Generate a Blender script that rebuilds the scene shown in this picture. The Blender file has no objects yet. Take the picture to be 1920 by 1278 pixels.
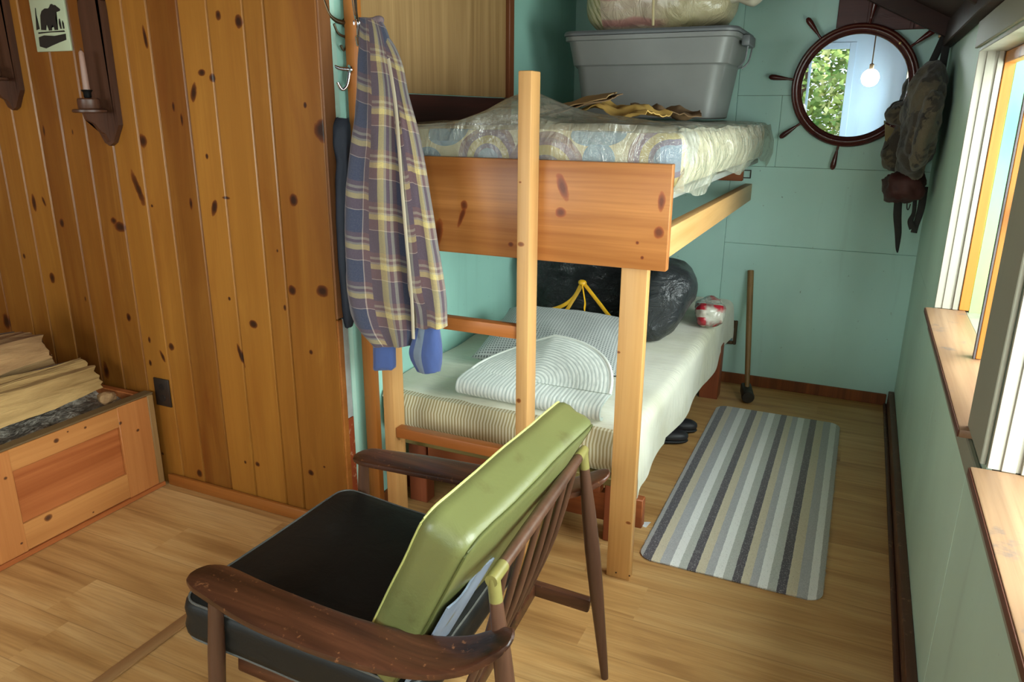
import bpy, bmesh, math, random
from mathutils import Vector, Matrix, noise
random.seed(7)
SC = bpy.context.scene
COL = SC.collection
PI = math.pi
# ------------------------------------------------------------------ camera
FPX = 1404.54
CAMH = 1.5
_v = Vector((1634.0 - 960, -(215.0 - 639), -FPX)); _w = Vector((-2250.0 - 960, -(189.0 - 639), -FPX))
rY = _v.normalized()                        # world Y (into the room) in camera axes
rX = -_w; rX = (rX - rY * rX.dot(rY)).normalized()
rZ = rX.cross(rY)
CAMLOC = Vector((0, 0, CAMH))
def ray(px, py):
    v = Vector((px - 960.0, -(py - 639.0), -FPX))
    return Vector((rX.dot(v), rY.dot(v), rZ.dot(v)))
def P(px, py, X=None, Y=None, Z=None):
    """where the sight line through a photo point meets a plane of the room"""
    r = ray(px, py)
    if X is not None: t = (X - CAMLOC.x) / r.x
    elif Y is not None: t = (Y - CAMLOC.y) / r.y
    else: t = (Z - CAMLOC.z) / r.z
    return CAMLOC + r * t
cd = bpy.data.cameras.new('camera')
cam = bpy.data.objects.new('camera', cd); COL.objects.link(cam)
m = Matrix(((rX.x, rX.y, rX.z), (rY.x, rY.y, rY.z), (rZ.x, rZ.y, rZ.z)))
cam.matrix_world = Matrix.Translation(CAMLOC) @ m.to_4x4()
cd.sensor_fit = 'HORIZONTAL'; cd.sensor_width = 36.0; cd.lens = FPX / 1920 * 36.0
cd.clip_start = 0.02
SC.camera = cam
# ------------------------------------------------------------------ object helpers
ROOT = {}
def thing(name, label, cat, loc=(0, 0, 0), group=None):
    o = bpy.data.objects.new(name, None); COL.objects.link(o)
    o.location = loc; o.empty_display_size = 0.05
    o['label'] = label; o['category'] = cat
    if group: o['group'] = group
    ROOT[o.name] = Vector(loc)
    return o
def root_loc(o):
    while o is not None:
        if o.name in ROOT: return ROOT[o.name]
        o = o.parent
    return Vector((0, 0, 0))
def obj(name, bm, mat, parent=None, angle=40, label=None, flat=False):
    """bm in world coordinates -> ONE mesh object"""
    if parent is not None:
        off = root_loc(parent)
    else:
        vs = [v.co for v in bm.verts]
        mn = Vector((min(v.x for v in vs), min(v.y for v in vs), min(v.z for v in vs)))
        mx = Vector((max(v.x for v in vs), max(v.y for v in vs), max(v.z for v in vs)))
        off = Vector(((mn.x + mx.x) / 2, (mn.y + mx.y) / 2, mn.z))
    for v in bm.verts: v.co -= off
    bmesh.ops.recalc_face_normals(bm, faces=bm.faces[:])
    me = bpy.data.meshes.new(name); bm.to_mesh(me); bm.free()
    for mm in (mat if isinstance(mat, (list, tuple)) else [mat]): me.materials.append(mm)
    if not flat:
        me.polygons.foreach_set('use_smooth', [True] * len(me.polygons))
        me.set_sharp_from_angle(angle=math.radians(angle))
    o = bpy.data.objects.new(name, me); COL.objects.link(o)
    if parent is not None: o.parent = parent
    else:
        o.location = off; ROOT[o.name] = off
    if label: o['label'] = label
    return o
def tag(o, label, cat, group=None):
    o['label'] = label; o['category'] = cat
    if group: o['group'] = group
    return o
def struct(name, bm, mat, angle=30, **k):
    o = obj(name, bm, mat, None, angle, **k); o['kind'] = 'structure'; return o
# ------------------------------------------------------------------ shapes
def B(): return bmesh.new()
def box(bm, x0, x1, y0, y1, z0, z1, bev=0.0, seg=1, mi=0):
    x0, x1 = min(x0, x1), max(x0, x1); y0, y1 = min(y0, y1), max(y0, y1); z0, z1 = min(z0, z1), max(z0, z1)
    r = bmesh.ops.create_cube(bm, size=1.0)
    vs = r['verts']
    for v in vs:
        v.co = Vector((x0 + (v.co.x + .5) * (x1 - x0), y0 + (v.co.y + .5) * (y1 - y0), z0 + (v.co.z + .5) * (z1 - z0)))
    fs = {f for v in vs for f in v.link_faces}
    for f in fs: f.material_index = mi
    if bev > 0:
        es = list({e for v in vs for e in v.link_edges})
        bmesh.ops.bevel(bm, geom=es, offset=bev, segments=seg, profile=0.5, affect='EDGES', clamp_overlap=True)
    return bm
def beam(bm, a, b, w, h, up=(0, 0, 1), bev=0.0, w2=None, h2=None):
    """bar from a to b, w across, h along 'up'"""
    a = Vector(a); b = Vector(b); d = (b - a).normalized()
    s = d.cross(Vector(up)).normalized(); u = s.cross(d).normalized()
    w2 = w if w2 is None else w2; h2 = h if h2 is None else h2
    vs = []
    for p, ww, hh in ((a, w, h), (b, w2, h2)):
        for i, j in ((-1, -1), (1, -1), (1, 1), (-1, 1)):
            vs.append(bm.verts.new(p + s * (i * ww / 2) + u * (j * hh / 2)))
    fs = [bm.faces.new((vs[3], vs[2], vs[1], vs[0])), bm.faces.new(vs[4:8])]
    for i in range(4):
        j = (i + 1) % 4
        fs.append(bm.faces.new((vs[i], vs[j], vs[4 + j], vs[4 + i])))
    if bev > 0:
        es = list({e for v in vs for e in v.link_edges})
        bmesh.ops.bevel(bm, geom=es, offset=bev, segments=2, profile=0.5, affect='EDGES', clamp_overlap=True)
    return bm
def frames(pts, up0=None):
    n = len(pts); T = []
    for i in range(n):
        a = pts[max(0, i - 1)]; b = pts[min(n - 1, i + 1)]
        T.append((b - a).normalized())
    u = Vector(up0) if up0 is not None else (Vector((0, 0, 1)) if abs(T[0].z) < .9 else Vector((1, 0, 0)))
    out = []
    for t in T:
        s = t.cross(u)
        if s.length < 1e-5: s = t.cross(Vector((0.3, 0.9, 0.1)))
        s.normalize(); u = s.cross(t).normalized()
        out.append((s, u))
    return out
def smooth_path(pts, k=6):
    pts = [Vector(p) for p in pts]
    if len(pts) < 3: return pts
    out = []
    for i in range(len(pts) - 1):
        p0 = pts[max(0, i - 1)]; p1 = pts[i]; p2 = pts[i + 1]; p3 = pts[min(len(pts) - 1, i + 2)]
        for j in range(k):
            t = j / k
            out.append(0.5 * ((2 * p1) + (p2 - p0) * t + (2 * p0 - 5 * p1 + 4 * p2 - p3) * t * t + (3 * p1 - p0 - 3 * p2 + p3) * t ** 3))
    out.append(pts[-1]); return out
def lerpl(vals, t):
    x = t * (len(vals) - 1); i = min(int(x), len(vals) - 2); f = x - i
    return vals[i] * (1 - f) + vals[i + 1] * f
def tube(bm, pts, r, seg=10, up=None, flat=1.0, k=6, smooth=True):
    """tube along points; r number or list; flat = thickness ratio across 'up'"""
    pp = smooth_path(pts, k) if smooth else [Vector(p) for p in pts]
    rs = r if isinstance(r, (list, tuple)) else [r, r]
    fr = frames(pp, up); rings = []
    n = len(pp)
    for i, p in enumerate(pp):
        rr = lerpl(rs, i / (n - 1)); s, u = fr[i]
        rings.append([bm.verts.new(p + s * (math.cos(a) * rr) + u * (math.sin(a) * rr * flat)) for a in [2 * PI * q / seg for q in range(seg)]])
    skin(bm, rings); return bm
def skin(bm, rings, cap=True, closed=True):
    fs = []
    n = len(rings[0])
    for a, b in zip(rings[:-1], rings[1:]):
        for j in range(n if closed else n - 1):
            q = (j + 1) % n
            fs.append(bm.faces.new((a[j], a[q], b[q], b[j])))
    if cap and closed:
        bm.faces.new(rings[0][::-1]); bm.faces.new(rings[-1])
    return fs
def loft(bm, ringpts, cap=True, uv=True, perim=None):
    """closed loft over lists of points, with metric uv"""
    rings = [[bm.verts.new(p) for p in rp] for rp in ringpts]
    lay = bm.loops.layers.uv.verify() if uv else None
    n = len(rings[0]); v = 0.0
    for i in range(len(rings) - 1):
        c0 = sum((x.co for x in rings[i]), Vector()) / n; c1 = sum((x.co for x in rings[i + 1]), Vector()) / n
        dv = (c1 - c0).length
        for j in range(n):
            q = (j + 1) % n
            f = bm.faces.new((rings[i][j], rings[i][q], rings[i + 1][q], rings[i + 1][j]))
            if uv:
                pw = perim if perim else 1.0
                for l, (uu, vv) in zip(f.loops, ((j, v), (j + 1, v), (j + 1, v + dv), (j, v + dv))):
                    l[lay].uv = (uu / n * pw, vv)
        v += dv
    if cap:
        bm.faces.new(rings[0][::-1]); bm.faces.new(rings[-1])
    return bm
def lathe(bm, prof, o, axis=(0, 0, 1), seg=32, cap=True):
    """prof: list of (radius, height along axis)"""
    ax = Vector(axis).normalized(); o = Vector(o)
    t = Vector((1, 0, 0)) if abs(ax.x) < .9 else Vector((0, 1, 0))
    s = ax.cross(t).normalized(); u = ax.cross(s)
    rings = [[bm.verts.new(o + ax * h + (s * math.cos(2 * PI * q / seg) + u * math.sin(2 * PI * q / seg)) * max(r, 1e-4)) for q in range(seg)] for r, h in prof]
    skin(bm, rings, cap); return bm
def torus(bm, c, R, r, axis=(0, 0, 1), seg=48, s2=10):
    ax = Vector(axis).normalized(); c = Vector(c)
    t = Vector((1, 0, 0)) if abs(ax.x) < .9 else Vector((0, 1, 0))
    s = ax.cross(t).normalized(); u = ax.cross(s); rings = []
    for i in range(seg):
        a = 2 * PI * i / seg; d = s * math.cos(a) + u * math.sin(a)
        rings.append([bm.verts.new(c + d * (R + r * math.cos(2 * PI * j / s2)) + ax * (r * math.sin(2 * PI * j / s2))) for j in range(s2)])
    for i in range(seg):
        a, b = rings[i], rings[(i + 1) % seg]
        for j in range(s2):
            q = (j + 1) % s2; bm.faces.new((a[j], a[q], b[q], b[j]))
    return bm
def fbm(p, sc, oct=3):
    v = 0; a = 1; q = Vector(p) * sc
    for _ in range(oct):
        v += a * noise.noise(q); q = q * 2.03 + Vector((3.1, 1.7, 5.3)); a *= .5
    return v
def spow(x, e): return math.copysign(abs(x) ** e, x)
def blob(bm, c, s, e=0.7, amp=0.0, sc=6.0, sub=4, rot=0.0, tilt=None, seed=0, floor=None, ridge=False):
    """rounded superellipsoid with lumps"""
    r = bmesh.ops.create_icosphere(bm, subdivisions=sub, radius=1.0)
    c = Vector(c); M = Matrix.Rotation(rot, 3, 'Z')
    if tilt: M = M @ Matrix.Rotation(tilt[0], 3, 'X') @ Matrix.Rotation(tilt[1], 3, 'Y')
    for v in r['verts']:
        n = v.co.normalized()
        p = Vector((spow(n.x, e) * s[0], spow(n.y, e) * s[1], spow(n.z, e) * s[2]))
        if amp:
            f = fbm(p + Vector((seed * 3.7, seed * 1.3, seed * 2.1)), sc)
            if ridge: f = 1 - abs(f) * 2
            p += n * (f * amp)
        p = c + M @ p
        if floor is not None and p.z < floor: p.z = floor
        v.co = p
    return bm
def gridsurf(bm, nu, nv, fn, thick=None, uvfn=None):
    """open surface from fn(u,v); thick -> closed slab along -normal"""
    G = [[bm.verts.new(fn(i / nu, j / nv)) for j in range(nv + 1)] for i in range(nu + 1)]
    lay = bm.loops.layers.uv.verify()
    fs = []
    for i in range(nu):
        for j in range(nv):
            f = bm.faces.new((G[i][j], G[i + 1][j], G[i + 1][j + 1], G[i][j + 1])); fs.append(f)
            for l, (a, b) in zip(f.loops, ((i, j), (i + 1, j), (i + 1, j + 1), (i, j + 1))):
                l[lay].uv = uvfn(a / nu, b / nv) if uvfn else (a / nu, b / nv)
    if thick:
        bm.normal_update()
        r = bmesh.ops.solidify(bm, geom=fs, thickness=thick)
    return bm
def prism(bm, outline, fn0, fn1):
    """outline in 2D -> solid between fn0 and fn1 maps"""
    a = [bm.verts.new(fn0(*p)) for p in outline]; b = [bm.verts.new(fn1(*p)) for p in outline]
    bm.faces.new(a[::-1]); bm.faces.new(b); n = len(a)
    for i in range(n):
        j = (i + 1) % n; bm.faces.new((a[i], a[j], b[j], b[i]))
    return bm
def bevel_all(bm, w, seg=2):
    bmesh.ops.bevel(bm, geom=bm.edges[:], offset=w, segments=seg, profile=0.5, affect='EDGES', clamp_overlap=True)
# ------------------------------------------------------------------ materials
def lin(c):
    return tuple(((x / 255) / 12.92 if x / 255 <= .04045 else ((x / 255 + .055) / 1.055) ** 2.4) for x in c) + (1.0,)
class N:
    def __init__(s, name):
        s.m = bpy.data.materials.new(name); s.m.use_nodes = True
        s.t = s.m.node_tree; s.t.nodes.clear()
        s.out = s.t.nodes.new('ShaderNodeOutputMaterial')
    def n(s, typ, **kw):
        x = s.t.nodes.new('ShaderNode' + typ)
        for k, v in kw.items():
            if k.startswith('i_'):
                key = k[2:]
                key = int(key) if key.isdigit() else key.replace('_', ' ')
                s.set(x.inputs[key], v)
            else: setattr(x, k, v)
        return x
    def set(s, inp, v):
        if isinstance(v, bpy.types.NodeSocket): s.t.links.new(v, inp)
        elif isinstance(v, bpy.types.Node): s.t.links.new(v.outputs[0], inp)
        else: inp.default_value = v
    def coord(s, kind='Object'): return s.n('TexCoord').outputs[kind]
    def map(s, vec, scale=(1, 1, 1), loc=(0, 0, 0), rot=(0, 0, 0)):
        return s.n('Mapping', i_Vector=vec, i_Scale=scale, i_Location=loc, i_Rotation=rot).outputs[0]
    def noise(s, vec, scale=5, detail=4, rough=.5, dist=0.0):
        return s.n('TexNoise', i_Vector=vec, i_Scale=scale, i_Detail=detail, i_Roughness=rough, i_Distortion=dist).outputs['Fac']
    def ramp(s, fac, stops, interp='LINEAR'):
        r = s.n('ValToRGB', i_Fac=fac); cr = r.color_ramp; cr.interpolation = interp
        while len(cr.elements) > 1: cr.elements.remove(cr.elements[0])
        cr.elements[0].position = stops[0][0]; cr.elements[0].color = stops[0][1]
        for p, c in stops[1:]:
            e = cr.elements.new(p); e.color = c
        return r.outputs[0]
    def mix(s, fac, a, b, blend='MIX'):
        x = s.n('Mix', data_type='RGBA', blend_type=blend)
        s.set(x.inputs[0], fac); s.set(x.inputs[6], a); s.set(x.inputs[7], b)
        return x.outputs[2]
    def math(s, op, a, b=0.0, clamp=False):
        x = s.n('Math', operation=op, use_clamp=clamp); s.set(x.inputs[0], a); s.set(x.inputs[1], b)
        return x.outputs[0]
    def sep(s, vec): return s.n('SeparateXYZ', i_Vector=vec).outputs
    def bump(s, h, strength=.3, dist=.01):
        return s.n('Bump', i_Height=h, i_Strength=strength, i_Distance=dist).outputs[0]
    def bsdf(s, color, rough=.6, normal=None, metal=0.0, coat=0.0, coat_rough=.15, spec=.5, sheen=0.0, trans=0.0, sss=0.0):
        p = s.n('BsdfPrincipled')
        s.set(p.inputs['Base Color'], color); s.set(p.inputs['Roughness'], rough)
        p.inputs['Metallic'].default_value = metal; p.inputs['Specular IOR Level'].default_value = spec
        p.inputs['Coat Weight'].default_value = coat; p.inputs['Coat Roughness'].default_value = coat_rough
        p.inputs['Sheen Weight'].default_value = sheen; p.inputs['Transmission Weight'].default_value = trans
        if normal is not None: s.set(p.inputs['Normal'], normal)
        s.t.links.new(p.outputs[0], s.out.inputs[0]); return p
G1 = (1, 1, 1, 1); G0 = (0, 0, 0, 1)
def plain(name, c, rough=.6, var=.12, vs=6, bump=0.0, bs=60, metal=0.0, coat=0.0, spec=.5, sheen=0.0):
    a = N(name); co = a.coord(); c = lin(c)
    f = a.noise(co, vs, 4)
    d = tuple(x * (1 - var) for x in c[:3]) + (1,); l = tuple(min(1, x * (1 + var)) for x in c[:3]) + (1,)
    col = a.ramp(f, [(.3, d), (.7, l)])
    nrm = a.bump(a.noise(co, bs, 3), bump, .01) if bump else None
    a.bsdf(col, rough, nrm, metal, coat, spec=spec, sheen=sheen); return a.m
def wood(name, dark, light, axis='X', scale=1.0, rough=.45, coat=0.0, knots=None, plane='XZ', tone=False, contrast=(.3, .7), bump=.08, spec=.4, knotcol=((40, 20, 10), (112, 52, 14)), wavy=0.6, off=(0, 0, 0), rknots=0.0, worn=None):
    """sawn timber, grain along axis; knots = list of (u, w, ru, rw) in the given plane (object space)"""
    a = N(name); co = a.coord()
    st = {'X': (.7, 14, 14), 'Y': (14, .7, 14), 'Z': (14, 14, .7)}[axis]
    st2 = {'X': (.35, 3, 3), 'Y': (3, .35, 3), 'Z': (3, 3, .35)}[axis]
    st3 = {'X': (3, 120, 120), 'Y': (120, 3, 120), 'Z': (120, 120, 3)}[axis]
    warp = co
    kd = None
    if knots:
        sx = a.sep(co)
        U, W = {'XZ': (sx[0], sx[2]), 'YZ': (sx[1], sx[2]), 'XY': (sx[0], sx[1])}[plane]
        wob = a.math('MULTIPLY', a.math('SUBTRACT', a.noise(co, 22, 3), .5), 1.1)
        for k in knots:
            u, w, ru, rw = k[:4]; tl = k[4] if len(k) > 4 else 0.0
            du = a.math('SUBTRACT', U, u); dw = a.math('SUBTRACT', W, w)
            if tl: du = a.math('SUBTRACT', du, a.math('MULTIPLY', dw, tl))
            du = a.math('MULTIPLY', du, 1 / ru); dw = a.math('MULTIPLY', dw, 1 / rw)
            d = a.math('SQRT', a.math('ADD', a.math('MULTIPLY', du, du), a.math('MULTIPLY', dw, dw)))
            kd = d if kd is None else a.math('MINIMUM', kd, d)
        kd = a.math('ADD', kd, wob)
    mp = a.map(co, tuple(x * scale for x in st), off)
    if tone:
        tn = a.n('Attribute', attribute_name='tone').outputs['Fac']
        cmb = a.n('CombineXYZ'); a.set(cmb.inputs[2], a.math('MULTIPLY', tn, 37.0)); a.set(cmb.inputs[0], a.math('MULTIPLY', tn, 11.0))
        mp = a.n('VectorMath', operation='ADD', i_0=mp, i_1=cmb.outputs[0]).outputs[0]
    f1 = a.noise(mp, 1.0, 5, .55, wavy)
    f2 = a.noise(a.map(co, tuple(x * scale for x in st2), off), 1.3, 3)
    f = a.math('ADD', a.math('MULTIPLY', f1, .65), a.math('MULTIPLY', f2, .35))
    col = a.ramp(f, [(contrast[0], lin(dark)), (contrast[1], lin(light))])
    if tone:
        bl = a.noise(mp if False else a.n('VectorMath', operation='ADD', i_0=a.map(co, (7, 1, 1.1)), i_1=cmb.outputs[0]).outputs[0], 1.0, 5, .6, .8)
        col = a.mix(a.ramp(bl, [(.50, G0), (.66, (.72,) * 3 + (1,))]), col, lin((110, 52, 14)))
        col = a.mix(a.ramp(bl, [(.30, (.4,) * 3 + (1,)), (.44, G0)]), col, lin((190, 138, 60)))
    fine = a.noise(a.map(co, st3, off), 1.0, 2)
    col = a.mix(a.ramp(fine, [(.35, (.25, .25, .25, 1)), (.55, G0)]), col, lin(dark))
    if tone:
        col = a.mix(.55, col, a.ramp(tn, [(0, lin(dark)), (.5, lin(tuple((x + y) / 2 for x, y in zip(dark, light)))), (1, lin(light))]))
    if rknots:
        vo = a.n('TexVoronoi', i_Vector=a.map(co, {'X': (1.6, 5, 5), 'Y': (5, 1.6, 5), 'Z': (5, 5, 1.6)}[axis], off), i_Scale=rknots).outputs['Distance']
        col = a.mix(a.ramp(vo, [(.04, (.85,) * 3 + (1,)), (.07, (.5,) * 3 + (1,)), (.16, G0)]), col, lin(knotcol[1]))
    if knots:
        col = a.mix(a.ramp(kd, [(.8, (.85,) * 3 + (1,)), (1.5, (.45,) * 3 + (1,)), (3.6, G0)]), col, lin(knotcol[1]))
        col = a.mix(a.ramp(kd, [(.35, (.95,) * 3 + (1,)), (.7, (.6,) * 3 + (1,)), (1.15, G0)]), col, lin(knotcol[0]))
    if worn:
        w = a.noise(co, worn[1], 5, .65)
        col = a.mix(a.ramp(w, [(worn[2], G0), (worn[2] + .08, (.8,) * 3 + (1,))]), col, lin(worn[0]))
    nrm = a.bump(fine, bump, .004)
    a.bsdf(col, a.math('ADD', a.math('MULTIPLY', f1, .15), rough - .07), nrm, coat=coat, spec=spec)
    return a.m
def glass(name, tint=(1, 1, 1, 1), refl=.08):
    a = N(name)
    tr = a.n('BsdfTransparent', i_Color=tint); gl = a.n('BsdfGlossy', i_Roughness=.02)
    bf = a.n('NewGeometry').outputs['Backfacing']
    fr = a.n('Fresnel'); a.set(fr.inputs['IOR'], a.math('SUBTRACT', 1.45, a.math('MULTIPLY', bf, 1.45 - 1 / 1.45)))
    mx = a.n('MixShader'); a.set(mx.inputs[0], fr.outputs[0]); a.set(mx.inputs[1], tr.outputs[0]); a.set(mx.inputs[2], gl.outputs[0])
    a.t.links.new(mx.outputs[0], a.out.inputs[0]); return a.m
def film(name, milky=.22, tint=(.96, .96, .93, 1), rough=.12, mc=(215, 215, 200), wr=.5):
    """clear crinkled plastic sheet"""
    a = N(name); co = a.coord()
    wrk = a.noise(a.map(co, (9, 9, 5)), 1.5, 5, .6, 1.2)
    nrm = a.bump(wrk, wr, .03)
    tr = a.n('BsdfTransparent', i_Color=tint)
    gl = a.n('BsdfGlossy', i_Roughness=rough, i_Normal=nrm)
    df = a.n('BsdfDiffuse', i_Color=lin(mc), i_Normal=nrm)
    m1 = a.n('MixShader', i_Fac=milky); a.set(m1.inputs[1], tr.outputs[0]); a.set(m1.inputs[2], df.outputs[0])
    bf = a.n('NewGeometry').outputs['Backfacing']
    lw = a.n('Fresnel', i_Normal=nrm); a.set(lw.inputs['IOR'], a.math('SUBTRACT', 1.5, a.math('MULTIPLY', bf, 1.5 - 1 / 1.5)))
    m2 = a.n('MixShader'); a.set(m2.inputs[0], a.math('ADD', a.math('MULTIPLY', lw.outputs[0], 1.0), .03)); a.set(m2.inputs[1], m1.outputs[0]); a.set(m2.inputs[2], gl.outputs[0])
    a.t.links.new(m2.outputs[0], a.out.inputs[0]); return a.m
# ------------------------------------------------------------------ the room: constants (metres)
XR = 0.30; YB = 4.28; YP = 1.99; XL = -1.575; XW = -4.3; YR = -1.5
def ceil_z(x): return min(2.62, 1.895 + (XR - x) * .5)
# --- painted panelling
def paint(name, c, streak=.10, rough=.5):
    a = N(name); co = a.coord(); base = lin(c)
    f = a.noise(a.map(co, (1.2, 1.2, .6)), 1.6, 4)
    d = tuple(x * (1 - streak) for x in base[:3]) + (1,); l = tuple(min(1, x * (1 + streak)) for x in base[:3]) + (1,)
    col = a.ramp(f, [(.3, d), (.7, l)])
    st = a.noise(a.map(co, (14, 14, 1.1)), 1.0, 4, .6)
    col = a.mix(a.ramp(st, [(.60, G0), (.78, (.35, .35, .35, 1))]), col, tuple(x * .72 for x in base[:3]) + (1,))
    sp = a.noise(co, 46, 2)
    col = a.mix(a.ramp(sp, [(.74, G0), (.8, (.5,) * 3 + (1,))]), col, lin((70, 75, 62)))
    a.bsdf(col, rough, a.bump(a.noise(co, 90, 3), .06, .004), spec=.4); return a.m
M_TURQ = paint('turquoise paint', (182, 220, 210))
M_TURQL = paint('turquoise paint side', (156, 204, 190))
M_GREEN = paint('green paint under windows', (184, 213, 198), .10)
M_GAP = plain('dark gap', (34, 38, 34), .9)
M_FLOOR = None
a = N('oak laminate floor'); co = a.coord(); x, y, z = a.sep(co)[:3]
bw = .185
row = a.math('FLOOR', a.math('DIVIDE', y, bw))
rnd = a.n('TexWhiteNoise', noise_dimensions='1D', i_W=row)
shift = a.math('MULTIPLY', rnd.outputs['Value'], 1.3)
xs = a.math('ADD', x, shift)
pl = a.math('FLOOR', a.math('DIVIDE', xs, 1.25))
wn = a.n('TexWhiteNoise', noise_dimensions='2D'); cb = a.n('CombineXYZ'); a.set(cb.inputs[0], row); a.set(cb.inputs[1], pl); a.set(wn.inputs['Vector'], cb.outputs[0])
off = a.n('CombineXYZ'); a.set(off.inputs[0], a.math('MULTIPLY', wn.outputs['Value'], 9.0)); a.set(off.inputs[1], a.math('MULTIPLY', wn.outputs['Value'], 23.0))
vec = a.n('VectorMath', operation='ADD', i_0=co, i_1=off.outputs[0]).outputs[0]
g1 = a.noise(a.map(vec, (1.1, 12, 1)), 1.0, 5, .55, 1.3)
g2 = a.noise(a.map(vec, (.8, 2.6, 1)), 1.4, 3, .5, .4)
g3 = a.noise(a.map(vec, (5, 150, 1)), 1.0, 2)
f = a.math('ADD', a.math('MULTIPLY', g1, .55), a.math('MULTIPLY', g2, .45))
col = a.ramp(f, [(.30, lin((142, 96, 50))), (.47, lin((196, 150, 92))), (.68, lin((222, 182, 124)))])
col = a.mix(a.ramp(g3, [(.36, (.22,) * 3 + (1,)), (.55, G0)]), col, lin((130, 88, 48)))
col = a.mix(a.ramp(wn.outputs['Value'], [(0, G0), (1, (.22,) * 3 + (1,))]), col, lin((158, 116, 72)))
fr = a.math('FRACT', a.math('DIVIDE', y, bw)); ed = a.math('MINIMUM', fr, a.math('SUBTRACT', 1.0, fr))
col = a.mix(a.ramp(ed, [(.004, (.4,) * 3 + (1,)), (.012, G0)]), col, lin((110, 76, 44)))
a.bsdf(col, a.math('ADD', a.math('MULTIPLY', g1, .14), .36), a.bump(g3, .05, .003), spec=.4); M_FLOOR = a.m
bm = B(); box(bm, XW, XR + .12, YR - .1, YB + .1, -.06, 0)
struct('floor', bm, M_FLOOR)
# transition moulding lying on the floor
pa = P(345, 1168, Z=0); pb = P(190, 1278, Z=0)
M_OAK = wood('pale oak strip', (150, 108, 66), (196, 156, 108), 'Y', .6, .4)
xm = (pa.x + pb.x) / 2
bm = B(); box(bm, xm - .022, xm + .022, -1.4, 1.45, .0, .007, .003, 2)
struct('trim_1', bm, M_OAK)
# --- back wall: panels with open joints
def panel_wall(name, rects, plane, pos, mat, depth=.012, back=.05, window_cut=None):
    bm = B()
    for (u0, u1, w0, w1) in rects:
        g = .0007
        if plane == 'Y': box(bm, u0 + g, u1 - g, pos, pos + depth, w0 + g, w1 - g, .0012)
        else:
            box(bm, pos, pos + depth * (1 if depth > 0 else 1), u0 + g, u1 - g, w0 + g, w1 - g, .0012)
    for f in bm.faces: f.material_index = 0
    return bm
ztop = 3.0
xs1, xs2 = -.655, -.668
bm = panel_wall('b', [(XL - .1, xs1, .0, 1.232), (xs1, XR + .05, .0, .815), (xs1, XR + .05, .815, 1.232), (XL - .1, -.655, 1.232, ztop), (-.655, -.43, 1.232, 1.592), (-.43, XR + .05, 1.232, 1.592), (-.655, XR + .05, 1.592, ztop)], 'Y', YB, M_TURQ)
box(bm, XL - .1, XR + .1, YB + .012, YB + .06, 0, ztop, mi=1)
struct('wall_back', bm, [M_TURQ, M_GAP], flat=True)
M_BASE = wood('red brown baseboard', (92, 48, 22), (150, 84, 40), 'Z', 1.2, .5, contrast=(.35, .65))
bm = B(); box(bm, -.70, .265, YB - .014, YB, 0, .062, .003)
struct('baseboard_back', bm, M_BASE)
# --- left wall of the sleeping nook
bm = panel_wall('l', [], 'X', XL, M_TURQL)
box(bm, XL - .012, XL, YP + .005, 3.55, 0, 1.055, .001); box(bm, XL - .012, XL, 3.553, YB, 0, 1.055, .001)
box(bm, XL - .012, XL, YP + .005, YB, 1.058, ztop, .001)
box(bm, XL - .06, XL - .012, YP + .06, YB, 0, ztop, mi=1)
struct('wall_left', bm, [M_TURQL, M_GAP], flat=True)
bm = B(); box(bm, XL, XL + .012, 2.16, YB - .02, 0, .055, .002); struct('baseboard_left', bm, M_BASE)
# plywood sheet in dark brown frame on the nook wall
M_PLY = wood('birch plywood', (140, 106, 64), (180, 144, 96), 'Z', .28, .5, contrast=(.36, .64), wavy=5.0)
M_DKBR = wood('dark brown trim', (44, 18, 12), (78, 34, 22), 'X', 1, .5)
M_DKBRY = wood('dark brown trim lengthwise', (44, 18, 12), (78, 34, 22), 'Y', 1, .5)
t = thing('plywood_panel', 'large birch plywood sheet in a dark brown frame on the nook wall behind the shirt', 'panel', (XL, 2.9, 1.56))
bm = B(); box(bm, XL + .001, XL + .012, 2.16, 3.33, 1.565, 2.45, .001); obj('sheet', bm, M_PLY, t)
bm = B(); box(bm, XL + .001, XL + .022, 2.16, 3.375, 1.44, 1.562, .003); obj('bottom_rail', bm, M_DKBRY, t)
bm = B(); box(bm, XL + .001, XL + .03, 3.333, 3.385, 1.563, 2.45, .003); obj('side_stile', bm, wood('brown stile', (86, 44, 22), (128, 72, 38), 'Z', 1, .5), t)
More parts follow.
